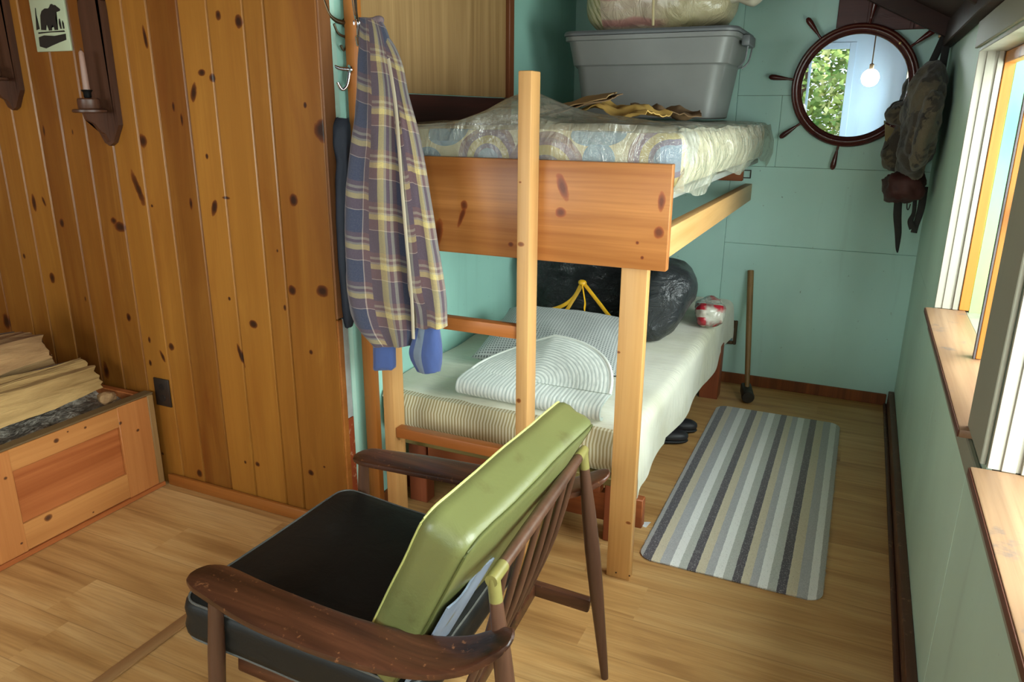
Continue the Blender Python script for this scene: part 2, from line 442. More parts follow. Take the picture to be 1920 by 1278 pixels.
# --- pine wall, board by board
seams = [-4.3, -4.17, -4.03, -3.90, -3.77, -3.64, -3.50, -3.37, -3.209, -3.091, -2.947, -2.811, -2.678, -2.541, -2.403, -2.284, -2.142, -2.012, -1.86, -1.775, -1.572]
KN = []
def kpx(px, py, rx, ry, tl=0.0):
    p = P(px, py, Y=YP); s = 2.75 / FPX
    KN.append((p.x, p.z, rx * s * 1.12, ry * s, tl))
for k in [(268, 265, 9, 15), (259, 353, 8, 34, -.35), (225, 425, 15, 10), (603, 245, 13, 17), (550, 375, 8, 10), (604, 546, 13, 11), (548, 545, 7, 9), (475, 608, 8, 8), (451, 664, 4, 26, -.3), (409, 27, 6, 9), (447, 40, 7, 11), (378, 136, 8, 6), (363, 173, 6, 16, .2), (341, 226, 3, 12), (398, 146, 7, 7), (388, 293, 3, 5), (358, 382, 4, 12), (402, 388, 6, 14, .3), (424, 371, 9, 3), (572, 197, 3, 5), (82, 243, 3, 13), (136, 247, 2, 6), (64, 381, 6, 20), (82, 377, 4, 11, -.3), (116, 418, 6, 10), (213, 413, 8, 8), (285, 386, 3, 3), (272, 70, 4, 22, -.1), (241, 595, 6, 9), (321, 649, 7, 8), (280, 637, 4, 8), (305, 668, 5, 14, -.4), (282, 680, 4, 7), (199, 695, 8, 20), (534, 576, 3, 6), (583, 660, 4, 5), (374, 887, 7, 8), (460, 866, 3, 4), (483, 870, 6, 6), (583, 886, 6, 6), (608, 875, 3, 3), (12, 601, 10, 20), (98, 521, 8, 12), (520, 470, 2, 3), (325, 200, 3, 9), (45, 480, 4, 6), (160, 560, 3, 7), (430, 560, 3, 4), (305, 850, 4, 4)]: kpx(*k)
pw_off = Vector(((XW + -1.572) / 2, 0, 0))
M_PINE = wood('knotty pine, orange varnish', (100, 54, 16), (160, 106, 40), 'Z', .7, .34, knots=[(k[0] - pw_off.x,) + k[1:] for k in KN], tone=True, contrast=(.32, .66), spec=.34, bump=.04, rknots=0)
bm = B(); fl = bm.faces.layers.float.new('tone'); random.seed(11)
for i in range(len(seams) - 1):
    n0 = len(bm.faces); x0, x1 = seams[i], seams[i + 1]; e = .006; d = .007
    pts = [(x0 + .0008, YP + .018), (x0 + .0008, YP + d), (x0 + e, YP), (x1 - e, YP), (x1 - .0008, YP + d), (x1 - .0008, YP + .018)]
    if x0 > -1.80: pts = pts[:2] + [(x0 + e, YP), (x1 - .002, YP), (x1, YP + .002), (x1, YP + .018)]
    a_ = [bm.verts.new((p[0], p[1], 0)) for p in pts]; b_ = [bm.verts.new((p[0], p[1], 2.7)) for p in pts]
    t_ = random.random(); fs = [bm.faces.new(a_), bm.faces.new(b_)]
    for q in range(6): fs.append(bm.faces.new((a_[q], a_[(q + 1) % 6], b_[(q + 1) % 6], b_[q])))
    for f in fs: f[fl] = t_
nb = len(bm.faces); box(bm, XW, -1.575, YP + .019, YP + .055, 0, 2.7, mi=1)
struct('wall_pine', bm, [M_PINE, M_GAP], flat=True)
M_PTRIM = wood('pine trim', (128, 70, 24), (178, 112, 50), 'X', .7, .4)
bm = B(); box(bm, -2.478, -1.575, YP - .018, YP, 0, .05, .006, 2); struct('baseboard_pine', bm, M_PTRIM)
# end of the partition: brown corner strip, bare grey board, chipped red-brown strip
M_CORN = wood('corner strip', (104, 62, 30), (150, 98, 56), 'Z', .8, .5)
bm = B(); box(bm, XL + .001, XL + .010, YP + .004, 2.052, .82, 2.7, .002); struct('trim_2', bm, M_CORN)
bm = B(); box(bm, XL + .001, XL + .010, YP + .004, 2.020, 0, .815, .002); struct('trim_3', bm, M_PTRIM)
bm = B(); box(bm, XL + .001, XL + .007, 2.021, 2.052, .445, .815, .001); struct('trim_4', bm, plain('grey primer', (168, 172, 170), .6, .2, 14))
M_CHIP = wood('chipped red brown paint', (120, 48, 20), (176, 84, 44), 'Z', .5, .6, worn=((196, 150, 116), 40, .56))
bm = B(); box(bm, XL + .001, XL + .008, 2.021, 2.052, 0, .443, .001); struct('trim_5', bm, M_CHIP)
bm = B(); box(bm, XL + .001, XL + .009, 2.053, 2.075, 0, 2.7, .001); struct('trim_6', bm, plain('pale turquoise edge', (176, 214, 200), .5, .08))
# --- right wall with two window openings, plus an unseen one added for fill light
W1 = (1.85, 3.075, .806, 1.715); W2 = (.42, 1.64, .806, 1.715); W4 = (-1.3, -.15, .806, 1.715)
def ys(px, py): return P(px, py, X=XR).y
sA = 2.62; sB = 1.72
bm = B()
cols = [(YR, W2[0]), (W2[0], 1.03), (1.03, W2[1]), (W2[1], 1.78), (1.78, 2.62), (2.62, W1[1]), (W1[1], YB)]
for (y0, y1) in [(YR, .30), (.30, 1.085), (1.085, 1.84), (1.84, 2.62), (2.62, 3.40), (3.40, YB)]:
    box(bm, XR, XR + .01, y0 + .0012, y1 - .0012, 0, W1[2] - .001, .001)
for (y0, y1) in [(YR, W4[0]), (W4[1], W2[0]), (W2[1], W1[0]), (W1[1], YB)]:
    box(bm, XR, XR + .01, y0, y1, W1[2], ztop)
for w in (W1, W2, W4): box(bm, XR, XR + .01, w[0], w[1], w[3], ztop)
# studs and sheathing behind (leaves the openings free)
box(bm, XR + .010, XR + .13, YR, YB + .06, 0, W1[2] - .03, mi=1)
for (y0, y1) in [(YR, W4[0]), (W4[1], W2[0]), (W2[1], W1[0]), (W1[1], YB + .06)]: box(bm, XR + .010, XR + .13, y0, y1, W1[2] - .03, ztop, mi=1)
for w in (W1, W2, W4): box(bm, XR + .010, XR + .13, w[0], w[1], w[3], ztop, mi=1)
struct('wall_right', bm, [M_GREEN, M_GAP], flat=True)
M_BASER = wood('dark brown baseboard', (62, 34, 22), (112, 70, 48), 'Y', .8, .5, worn=((140, 98, 70), 30, .6))
bm = B(); box(bm, .272, XR, YR, YB - .015, 0, .085, .004, 2); struct('baseboard_right', bm, M_BASER)
bm = B(); box(bm, .255, XR - .0285, YR, YB - .015, 0, .014, .004, 2); struct('trim_7', bm, M_BASER)
# window woodwork
M_WHITE = wood('old white paint', (132, 129, 116), (164, 160, 146), 'Z', 1.2, .45, contrast=(.3, .6), bump=.1)
M_GREYC = paint('grey green casing paint', (142, 142, 126), .06)
M_SILL = wood('worn sill board', (122, 88, 62), (182, 146, 112), 'Y', .8, .45, worn=((112, 98, 92), 9, .57), rknots=0)
M_SILLE = wood('dark sill edge', (70, 34, 22), (110, 60, 42), 'Y', 1, .5)
M_ORW = wood('orange window wood', (160, 88, 22), (200, 130, 50), 'Z', .8, .4, rknots=1.1)
M_GJ = a = None
a = N('turquoise green outer jamb'); c_ = a.noise(a.map(a.coord(), (2, 8, .8)), 1.6, 3)
a.bsdf(a.ramp(c_, [(.3, lin((84, 170, 128))), (.7, lin((150, 184, 104)))]), .4); M_GJ = a.m
M_BRASS = plain('aged brass', (168, 140, 76), .35, .15, 30, metal=.8)
M_GLASS = glass('window glass', (.97, .99, .98, 1))
M_WS = plain('grey weatherstrip', (92, 84, 86), .6)
def window(idx, w, mull):
    y0, y1, z0, z1 = w
    t = thing('window_%d' % idx, '', '', (XR + .1, (y0 + y1) / 2, z0)); del t['label']; del t['category']; t['kind'] = 'structure'
    bm = B()
    for s, yy in ((1, y1), (-1, y0)):                       # deep white reveals with shallow beads
        q = -1 if s == 1 else 1
        box(bm, XR - .001, XR + .075, yy, yy + q * .012, z0 + .021, z1, .001)
        box(bm, XR + .022, XR + .048, yy + q * .012, yy + q * .016, z0 + .021, z1, .0015)
        box(bm, XR + .055, XR + .072, yy + q * .012, yy + q * .019, z0 + .021, z1, .0015)
    obj('reveal', bm, M_WHITE, t)
    bm = B(); box(bm, XR - .001, XR + .10, y0 + .012, y1 - .012, z1 - .012, z1, .001); obj('head_reveal', bm, M_WHITE, t)
    bm = B()
    box(bm, XR + .076, XR + .108, y1 - .018, y1, z0 + .021, z1 - .012, .002); box(bm, XR + .076, XR + .108, y0, y0 + .018, z0 + .021, z1 - .012, .002)
    obj('inner_stop', bm, M_ORW, t)
    bm = B(); box(bm, XR + .076, XR + .108, y0 + .018, y1 - .018, z1 - .05, z1 - .013, .002); obj('head_stop', bm, M_ORW, t)
    bm = B(); box(bm, XR + .109, XR + .20, y1 - .012, y1, z0 - .01, z1, .001); box(bm, XR + .109, XR + .20, y0, y0 + .012, z0 - .01, z1, .001)
    obj('outer_jamb', bm, M_GJ, t)
    bm = B(); box(bm, XR + .062, XR + .107, mull - .04, mull, z0 + .021, z1 - .05, .002); mu = obj('mullion', bm, M_ORW, t)
    bm = B(); box(bm, XR + .056, XR + .0615, mull - .040, mull - .024, z0 + .021, z1 - .05, .001); obj('weatherstrip', bm, M_WS, mu)
    if idx == 1:
        bm = B(); box(bm, XR + .090, XR + .108, mull - .052, mull - .041, 1.19, 1.30, .004, 2)
        lathe(bm, [(.013, 0), (.016, .006), (.013, .014), (.004, .02)], (XR + .099, mull - .052, 1.245), (0, -1, 0), 16)
        obj('brass_latch', bm, M_BRASS, mu, label='brass latch')
    bm = B(); box(bm, XR + .165, XR + .169, y0 + .012, y1 - .012, z0 + .02, z1 - .01); obj('pane', bm, M_GLASS, t)
    bm = B(); box(bm, XR + .10, XR + .26, y0 - .02, y1 + .02, z0 - .03, z0 + .014, .002); obj('outer_sill', bm, M_WHITE, t)
    bm = B(); box(bm, .270, XR + .098, y0 - .02, y1 - .011, z0 + .0005, z0 + .020, .003, 2)
    s = obj('sill', bm, M_SILL, t, label='worn wooden sill board')
    bm = B(); box(bm, .267, .2698, y0 - .018, y1 - .013, z0 + .001, z0 + .0175, .001); obj('sill_edge', bm, M_SILLE, s, label='dark brown front edge')
    return t
window(1, W1, 2.467); window(2, W2, 1.06); window(4, W4, -.70)  # the last one is unseen, added to let fill light in
bm = B(); box(bm, .288, XR - .001, 1.642, 1.862, W1[2] + .0215, 1.80, .002); struct('trim_8', bm, M_GREYC)
bm = B(); box(bm, .288, XR - .001, 1.8625, 3.11, 1.716, 1.80, .002); struct('trim_9', bm, M_GREYC)
bm = B(); box(bm, .288, XR - .001, .3, 1.6415, 1.716, 1.80, .002); struct('trim_10', bm, M_GREYC)
bm = B(); box(bm, .287, XR - .001, .32, 3.05, .745, W1[2] - .001, .003); struct('trim_11', bm, M_GREYC)
# --- rest of the room (behind and beside the camera)
M_BLUEW = paint('pale blue paint', (140, 166, 190), .06)
bm = B(); box(bm, XW - .05, XW, YR, YP + .05, 0, ztop); struct('wall_far_left', bm, M_PTRIM)
W3 = (-1.10, -.30, .80, 1.92); W5_FILL = (-3.15, -1.45, .95, 2.05)  # the wider opening is unseen, added for rear fill light
bm = B()
box(bm, XW, W5_FILL[0], YR - .06, YR, 0, ztop); box(bm, W5_FILL[1], W3[0], YR - .06, YR, 0, ztop); box(bm, W5_FILL[0], W5_FILL[1], YR - .06, YR, 0, W5_FILL[2]); box(bm, W5_FILL[0], W5_FILL[1], YR - .06, YR, W5_FILL[3], ztop); box(bm, W3[1], XR + .01, YR - .06, YR, 0, ztop)
box(bm, W3[0], W3[1], YR - .06, YR, 0, W3[2]); box(bm, W3[0], W3[1], YR - .06, YR, W3[3], ztop)
struct('wall_rear', bm, M_BLUEW, flat=True)
for nn_, w_, xm_ in ((3, W3, -.74), (5, W5_FILL, -2.3)):  # the mirror shows the first window; the second is added for fill
    t = thing('window_%d' % nn_, '', '', ((w_[0] + w_[1]) / 2, YR, w_[2])); del t['label']; del t['category']; t['kind'] = 'structure'
    bm = B()
    for (x0, x1, z0, z1) in [(w_[0] - .05, w_[0] + .02, w_[2] - .05, w_[3] + .05), (w_[1] - .02, w_[1] + .05, w_[2] - .05, w_[3] + .05), (w_[0] + .02, w_[1] - .02, w_[2] - .05, w_[2] + .02), (w_[0] + .02, w_[1] - .02, w_[3] - .02, w_[3] + .05), (xm_, xm_ + .025, w_[2] + .02, w_[3] - .02)]:
        box(bm, x0, x1, YR - .05, YR + .012, z0, z1, .002)
    obj('frame', bm, M_BLUEW, t)
    bm = B(); box(bm, w_[0] + .02, w_[1] - .02, YR - .034, YR - .03, w_[2] + .02, w_[3] - .02); obj('pane', bm, M_GLASS, t)
# ceiling: sloping boards, dark
M_CEIL = wood('dark brown ceiling boards', (44, 26, 20), (74, 46, 34), 'Y', .7, .6)
bm = B()
prof = [(XR + .13, 1.895 - .065), (-1.15, 2.62), (XW - .1, 2.62)]
A = [bm.verts.new((x_, YR - .1, z_)) for x_, z_ in prof] + [bm.verts.new((x_, YR - .1, z_ + .08)) for x_, z_ in prof[::-1]]
Bv = [bm.verts.new((v.co.x, YB + .1, v.co.z)) for v in A]
bm.faces.new(A); bm.faces.new(Bv[::-1])
for i in range(6): bm.faces.new((A[i], A[(i + 1) % 6], Bv[(i + 1) % 6], Bv[i]))
struct('ceiling', bm, M_CEIL, flat=True)
M_RAFT = wood('dark rafter', (34, 18, 14), (62, 34, 26), 'X', .8, .6)
bm = B(); beam(bm, (XR + .0, 4.10, 1.87), (-1.1, 4.10, 2.57), .05, .10, bev=.003); struct('trim_12', bm, M_RAFT)
bm = B(); beam(bm, (XR + .0, 2.95, 1.87), (-1.1, 2.95, 2.57), .05, .10, bev=.003); struct('trim_13', bm, M_RAFT)
bm = B(); box(bm, .255, XR - .001, 1.2, YB - .02, 1.802, 1.90, .004); struct('trim_14', bm, M_RAFT)
# dark red-brown board across the gable
M_GABLE = wood('red brown gable board', (58, 26, 22), (96, 48, 40), 'X', .6, .4, worn=((150, 96, 84), 16, .66))
bm = B(); box(bm, -.212, XR - .002, YB - .022, YB - .001, 1.888, 2.5, .003)
for xx in (-.07, .12): box(bm, xx - .008, xx + .008, YB - .030, YB - .0225, 1.888, 2.5, .002)
tag(obj('gable_board', bm, M_GABLE), 'dark red-brown board high on the turquoise wall above the wheel mirror', 'board')
# ------------------------------------------------------------------ bunk bed
BED = (-1.0, 2.14, 0.0)
def kb(px, py, rx, ry, Y, tl=0.0):
    p = P(px, py, Y=Y); s = 2.6 / FPX
    return (p.x - BED[0], p.z - BED[2], rx * s, ry * s, tl)
kbrd = [kb(*k) for k in [(1055, 352, 9, 22, 2.10, -.35), (870, 385, 7, 8, 2.10), (866, 405, 5, 18, 2.10, .4), (1240, 380, 6, 16, 2.10), (1236, 435, 8, 9, 2.10), (1052, 398, 10, 8, 2.10), (958, 458, 5, 4, 2.10), (1195, 455, 3, 3, 2.10), (1204, 483, 3, 3, 2.10), (820, 440, 10, 26, 2.10, .2)]]
M_BOARD = wood('orange pine board', (136, 76, 32), (186, 122, 64), 'X', .9, .38, knots=kbrd, contrast=(.36, .64), knotcol=((98, 48, 26), (160, 80, 34)), bump=.05)
M_POST = wood('honey stud', (176, 122, 62), (212, 164, 102), 'Z', .6, .42, knots=[kb(1178, 980, 5, 3, 2.137), (kb(1200, 975, 7, 4, 2.137)), kb(1160, 660, 3, 2, 2.137), kb(1205, 760, 4, 3, 2.137)], knotcol=((126, 70, 30), (176, 106, 48)), bump=.05)
M_STUD = wood('pale stud', (170, 118, 62), (208, 160, 102), 'Z', .8, .42, knots=[kb(980, 745, 5, 5, 2.06), kb(985, 455, 6, 4, 2.06), kb(983, 340, 3, 2, 2.06)], knotcol=((120, 66, 26), (176, 104, 44)), bump=.05)
M_STUDY = wood('pale rail', (172, 126, 70), (212, 168, 112), 'Y', .8, .42, rknots=.8, knotcol=((120, 66, 26), (170, 110, 56)))
M_RUNG = wood('orange rung', (150, 84, 34), (190, 116, 58), 'X', .8, .42)
M_REDW = wood('red brown timber', (112, 52, 28), (156, 84, 50), 'Z', .8, .5)
M_REDWX = wood('red brown timber lengthwise', (120, 60, 30), (172, 98, 54), 'X', .8, .5)
M_DIRTW = wood('dull bed board', (96, 86, 44), (134, 118, 66), 'X', .8, .6)
M_NAIL = plain('dark nail head', (40, 32, 30), .5, metal=.5)
bed = thing('bunk_bed', 'home-built wooden bunk bed with a ladder and a wide orange front board', 'bed', BED)
bm = B(); box(bm, -1.505, -.478, 2.10, 2.135, 1.066, 1.366, .003, 2); obj('front_board', bm, M_BOARD, bed)
bm = B(); box(bm, -.620, -.540, 2.137, 2.175, 0, 1.064, .003, 2)
po = obj('post', bm, M_POST, bed)
for (px, py) in [(1155, 1073), (1180, 1079)]:
    p = P(px, py, Y=2.137); bm = B(); lathe(bm, [(.0028, 0), (.0024, .0012)], p, (0, -1, 0), 8)
    obj('nail', bm, M_NAIL, po, label='dark nail head')
# ladder
for (x0, x1, zt) in [(-.915, -.874, 1.612), (-1.421, -1.378, 1.40)]:
    bm = B(); box(bm, x0, x1, 2.03, 2.099, 0, zt, .004, 2); obj('ladder_rail', bm, M_STUD, bed)
for (z0, z1) in [(.824, .866), (.402, .440)]:
    bm = B(); box(bm, -1.377, -.916, 2.036, 2.074, z0, z1, .004, 2); obj('ladder_rung', bm, M_RUNG, bed)
# upper deck
bm = B(); beam(bm, (-.505, 2.137, 1.140), (-.556, YB - .002, 1.096), .038, .088, bev=.003); obj('side_rail', bm, M_STUDY, bed)
bm = B(); box(bm, -1.55, -.585, YB - .042, YB - .002, 1.155, 1.245, .003); obj('wall_ledger', bm, M_REDWX, bed)
bm = B(); box(bm, -1.573, -1.535, 2.16, YB - .045, 1.16, 1.25, .003); obj('wall_ledger', bm, M_REDWX, bed)
M_DECK = plain('white deck board', (140, 142, 136), .5, .1, 5)
bm = B(); box(bm, -1.505, -.512, 2.137, YB - .045, 1.252, 1.276, .006, 3); obj('upper_deck', bm, M_DECK, bed)
# lower deck
bm = B(); box(bm, -1.45, -.63, 2.19, 4.25, .305, .333, .003); obj('lower_deck', bm, M_DIRTW, bed)
for (x0, x1, y0, y1) in [(-1.50, -1.42, 2.30, 2.36), (-.70, -.63, 2.34, 2.40), (-.672, -.572, 3.96, 4.05), (-1.50, -1.42, 3.9, 4.0), (-1.10, -1.02, 3.0, 3.08)]:
    bm = B(); box(bm, x0, x1, y0, y1, 0, .304, .003); obj('bed_leg', bm, M_REDW, bed)
bm = B(); box(bm, -1.415, -.705, 2.305, 2.345, .205, .295, .003); obj('cross_rail', bm, M_REDWX, bed)
bm = B(); box(bm, -1.05, -.575, 2.41, 2.45, .04, .155, .003); obj('floor_plank', bm, M_REDWX, bed)
bm = B(); box(bm, -.685, -.645, 2.41, 3.95, .21, .30, .003); obj('lower_side_rail', bm, M_REDW, bed)
bm = B()
for yy in (2.55, 2.85, 3.2): box(bm, -1.44, -.69, yy, yy + .09, .285, .304, .002)
obj('slat', bm, M_REDWX, bed)
# ------------------------------------------------------------------ hook post (in front of the nook wall)
M_HPOST = wood('orange post', (150, 84, 28), (196, 124, 56), 'Z', .7, .4)
bm = B(); box(bm, -1.560, -1.512, 2.112, 2.142, 0, 2.58, .003, 2)
tag(obj('wooden_post', bm, M_HPOST), 'narrow orange wooden post with coat hooks between the pine wall and the bunk', 'post')
M_CHROME = plain('chrome', (206, 206, 212), .12, .04, metal=1.0)
M_OLDMET = plain('tarnished metal', (96, 84, 66), .35, .2, 30, metal=.9)
def hook(p, d, label, mat, s=1.0, lower=True):
    """p on the post face, d = direction it points to"""
    p = Vector(p); d = Vector(d).normalized(); up = Vector((0, 0, 1))
    t = thing('coat_hook', label, 'hook', p)
    bm = B(); lathe(bm, [(.011 * s, -.0005), (.0105 * s, .004), (.004 * s, .0065)], p, d, 14); obj('plate', bm, mat, t)
    bm = B(); tube(bm, [p + d * .003, p + d * .028 * s + up * .002, p + d * .050 * s + up * .012 * s, p + d * .066 * s + up * .038 * s], [.0052 * s, .0045 * s, .0042 * s, .0055 * s], 10)
    obj('upper_prong', bm, mat, t)
    if lower:
        bm = B(); tube(bm, [p + d * .003 - up * .006, p + d * .010 * s - up * .035 * s, p + d * .024 * s - up * .046 * s, p + d * .036 * s - up * .030 * s], [.005 * s, .004 * s, .004 * s, .005 * s], 10)
        obj('lower_prong', bm, mat, t)
    return t
hx = -1.560; hy = 2.126
hook((hx, hy, P(642, 34, X=hx).z - .012), (-.12, -1, 0), 'tarnished coat hook on the post, topmost, curving out over the pine wall', M_OLDMET, 1.55, False)
hook((hx, hy, P(642, 68, X=hx).z), (-.1, -1, 0), 'tarnished double coat hook on the post, middle of the three on the left', M_OLDMET, .9)
ph = P(658, 130, Y=2.112)
hook((ph.x - .004, 2.112, ph.z), (-.45, -.9, 0), 'shiny chrome double coat hook low on the front of the post', M_CHROME, 1.35)
hs = P(677, 45, Y=2.08); 
hook((-1.5115, 2.122, hs.z + .01), (.5, -.86, 0), 'chrome coat hook at the top of the post holding the plaid shirt', M_CHROME, 1.5)
# ------------------------------------------------------------------ mattresses
def ticking(name, c1, c2, per=.0125):
    a = N(name); x, y, z = a.sep(a.coord())[:3]
    w = a.math('FRACT', a.math('DIVIDE', a.math('ADD', x, a.math('MULTIPLY', a.noise(a.coord(), 9, 2), .006)), per))
    s = a.ramp(w, [(.0, G0), (.42, G0), (.5, G1), (.92, G1), (1, G0)])
    col = a.mix(s, lin(c1), lin(c2)); col = a.mix(a.ramp(a.noise(a.coord(), 5, 3), [(.4, G0), (.8, (.3,) * 3 + (1,))]), col, lin((150, 140, 104)))
    a.bsdf(col, .85, a.bump(a.noise(a.coord(), 160, 2), .08, .003), sheen=.2); return a.m
M_TICK = ticking('tan striped ticking', (206, 198, 168), (158, 140, 98))
def softbox(bm, x0, x1, y0, y1, z0, z1, r=.05, seg=4, sub=0, amp=.004, sc=4, crown=.0):
    r_ = min(r, (z1 - z0) * .49)
    nx, ny = 40, 70
    out = []
    # cross sections in Y: rounded rectangle rings
    ring = []
    def rr(t0):
        pass
    rings = []
    n = ny
    for j in range(n + 1):
        y = y0 + (y1 - y0) * j / n
        e = min(y - y0, y1 - y); k = 1.0
        ins = 0.0
        if e < r_: ins = r_ - math.sqrt(max(0, r_ * r_ - (r_ - e) ** 2))
        pts = []
        hx_ = (x1 - x0) / 2 - ins; hz = (z1 - z0) / 2 - ins; rad = max(.003, r_ - ins)
        cx, cz = (x0 + x1) / 2, (z0 + z1) / 2
        m_ = 36
        for (sx, sz, a0) in ((1, 1, 0), (-1, 1, PI / 2), (-1, -1, PI), (1, -1, 1.5 * PI)):
            for q in range(7):
                a_ = a0 + PI / 2 * q / 6
                pts.append(Vector((cx + sx * (hx_ - rad) + math.cos(a_) * rad, y, cz + sz * (hz - rad) + math.sin(a_) * rad)))
            nxt = {0: (-1, 1), PI / 2: (-1, -1), PI: (1, -1), 1.5 * PI: (1, 1)}[a0]
            pa_ = pts[-1]; a1 = a0 + PI / 2
            pb_ = Vector((cx + nxt[0] * (hx_ - rad) + math.cos(a1) * rad, y, cz + nxt[1] * (hz - rad) + math.sin(a1) * rad))
            for q in range(1, 14): pts.append(pa_.lerp(pb_, q / 14))
        for p in pts:
            f = fbm(p, sc); p.z += f * amp + (crown * (1 - ((p.x - cx) / ((x1 - x0) / 2)) ** 2) if p.z > cz else 0); p.x += fbm(p + Vector((9, 2, 1)), sc) * amp
        rings.append(pts)
    loft(bm, rings, uv=False)
    return bm
mt = thing('mattress', 'lower bunk mattress with tan striped ticking under a cream sheet', 'mattress', (-1.05, 3.2, .333))
bm = B(); softbox(bm, -1.555, -.578, 2.200, 4.262, .335, .487, .045, amp=.003); obj('ticking', bm, M_TICK, mt)
a = N('cream sheet'); co = a.coord(); x, y, z = a.sep(co)[:3]
wr = a.noise(a.map(co, (2.4, 12, 2.0)), 1.6, 4, .6, 1.0)
a.bsdf(a.ramp(a.noise(co, 3, 3), [(.35, lin((190, 187, 160))), (.65, lin((222, 220, 202)))]), .85, a.bump(wr, .38, .03), sheen=.3); M_SHEET = a.m
def sheet(u, v):
    # u across (left -> over the right edge and down), v along
    y = 2.235 + (4.268 - 2.235) * v; L = u * (1.0 + .17)
    zt = .497 + .010 * fbm((L * 2, y * 2, 1), 1.3)
    fe = max(0, 1 - (y - 2.235) / .05); be = max(0, 1 - (4.268 - y) / .05)
    if L < .955: p = Vector((-1.567 + L, y, zt))
    else:
        s = L - .955; r = .045; arc = r * PI / 2
        if s < arc: th = s / r; p = Vector((-.612 + r * math.sin(th), y, zt - r + r * math.cos(th)))
        else:
            s -= arc; hang = .115 + .035 * math.sin(y * 2.1 + .5) * max(0, 1 - v * .6) + (.035 if y < 2.7 else 0) * (1 - abs(y - 2.4) * 2)
            dz = s / (.17 - .045 - .0707 + .045) * max(.06, hang)
            p = Vector((-.567 + .012 * math.sin(y * 9) * min(1, s * 12) + .02 * s, y, zt - r - dz))
    p.z -= (1 - math.sqrt(max(0, 1 - fe * fe))) * .035 + (1 - math.sqrt(max(0, 1 - be * be))) * .03
    return p
bm = B(); gridsurf(bm, 80, 120, sheet, .004); obj('sheet', bm, M_SHEET, mt, 60)
# upper mattress: cream with rainbow rings, wrapped in clear plastic
UM = (-1.0, 3.2, 1.278)
a = N('rainbow mattress print'); co = a.coord(); x, y, z = a.sep(co)[:3]
base = a.ramp(a.noise(co, 3, 3), [(.3, lin((206, 196, 156))), (.7, lin((228, 220, 190)))])
col = base
def disc(px, py, r, stops, col, Y=2.14, zs=1.0):
    p = P(px, py, Y=Y)
    du = a.math('SUBTRACT', x, p.x - UM[0]); dw = a.math('MULTIPLY', a.math('SUBTRACT', z, p.z - UM[2]), zs)
    d = a.math('DIVIDE', a.math('SQRT', a.math('ADD', a.math('MULTIPLY', du, du), a.math('MULTIPLY', dw, dw))), r)
    c = a.ramp(d, stops, 'CONSTANT')
    msk = a.math('MULTIPLY', a.math('LESS_THAN', d, 1.0), a.math('LESS_THAN', y, -.93))
    return a.mix(msk, col, c)
RB = [(0, lin((112, 146, 182))), (.34, lin((96, 88, 132))), (.48, lin((190, 172, 104))), (.7, lin((120, 88, 128))), (.86, lin((140, 104, 120)))]
col = disc(912, 300, .105, RB, col); col = disc(1250, 300, .115, RB, col); col = disc(1020, 330, .13, RB, col)
CL = [(0, lin((112, 160, 196)))]
for (px, py, r, zs) in [(830, 245, .07, 1.5), (1115, 252, .085, 2.4), (1120, 300, .05, 1.0), (800, 300, .05, 1.2)]: col = disc(px, py, r, CL, col, zs=zs)
# soft colour patches on the long side
vo = a.n('TexVoronoi', i_Vector=a.map(co, (3, 3, 3)), i_Scale=1.0).outputs['Distance']
side = a.math('MULTIPLY', a.math('GREATER_THAN', x, .45), a.math('LESS_THAN', vo, .34))
col = a.mix(a.math('MULTIPLY', side, .5), col, lin((150, 168, 190)))
a.bsdf(col, .8); M_RAIN = a.m
um = thing('mattress', 'upper bunk mattress printed with rainbow rings, wrapped in clear crinkled plastic', 'mattress', UM)
bm = B(); softbox(bm, -1.530, -.492, 2.150, 4.262, 1.280, 1.448, .035, amp=.004); obj('printed_cover', bm, M_RAIN, um)
M_FILM = film('clear plastic wrap', .36, (.95, .95, .92, 1), .08, mc=(200, 196, 176), wr=.8)
def wrapz(x, y):
    z = 1.462 + .010 * fbm((x, y, .3), 5.5)
    z += .075 * math.exp(-((x + 1.02) / .13) ** 2 - ((y - 2.32) / .22) ** 2) + .028 * math.exp(-((x + .9) / .3) ** 2 - ((y - 2.5) / .35) ** 2)
    return z
def wrap(u, v):
    # front drop, top, back
    L = v * (2.13 + .15)
    W = u * (1.075 + .19)
    x = -1.545 + min(W, 1.065); s = max(0, W - 1.065)
    y = 2.138 + max(0, L - .15); f = max(0, .15 - L)
    z = wrapz(x, y)
    wr_ = fbm((x * 1.0, y, z + s), 8) * .010
    p = Vector((x, y, z))
    if f > 0:
        p.z = z - f * (z - 1.30) / .15; p.y = 2.140 - .012 * math.sin(PI * f / .15) + fbm((x, 3, f), 7) * .006
    if s > 0:
        zz = p.z; p.z = zz - s * (max(.02, zz - 1.285 - .02 * math.sin(y * 7))) / .19 * (1.0 + .10 * fbm((y, 1, 2), 3))
        p.x = -.474 + .026 * math.sin(PI * min(1, s / .19)) + fbm((y, s, 5), 6.5) * .016
    else:
        p.z += 0
        e = max(0, 1 - (1.065 - W) / .035); p.z -= (1 - math.sqrt(max(0, 1 - e * e))) * .02
    be = max(0, 1 - (4.27 - y) / .06); p.z -= (1 - math.sqrt(max(0, 1 - be * be))) * .04
    return p
bm = B(); gridsurf(bm, 120, 150, wrap); obj('plastic_wrap', bm, M_FILM, um, 80, label='clear crinkled plastic wrap')
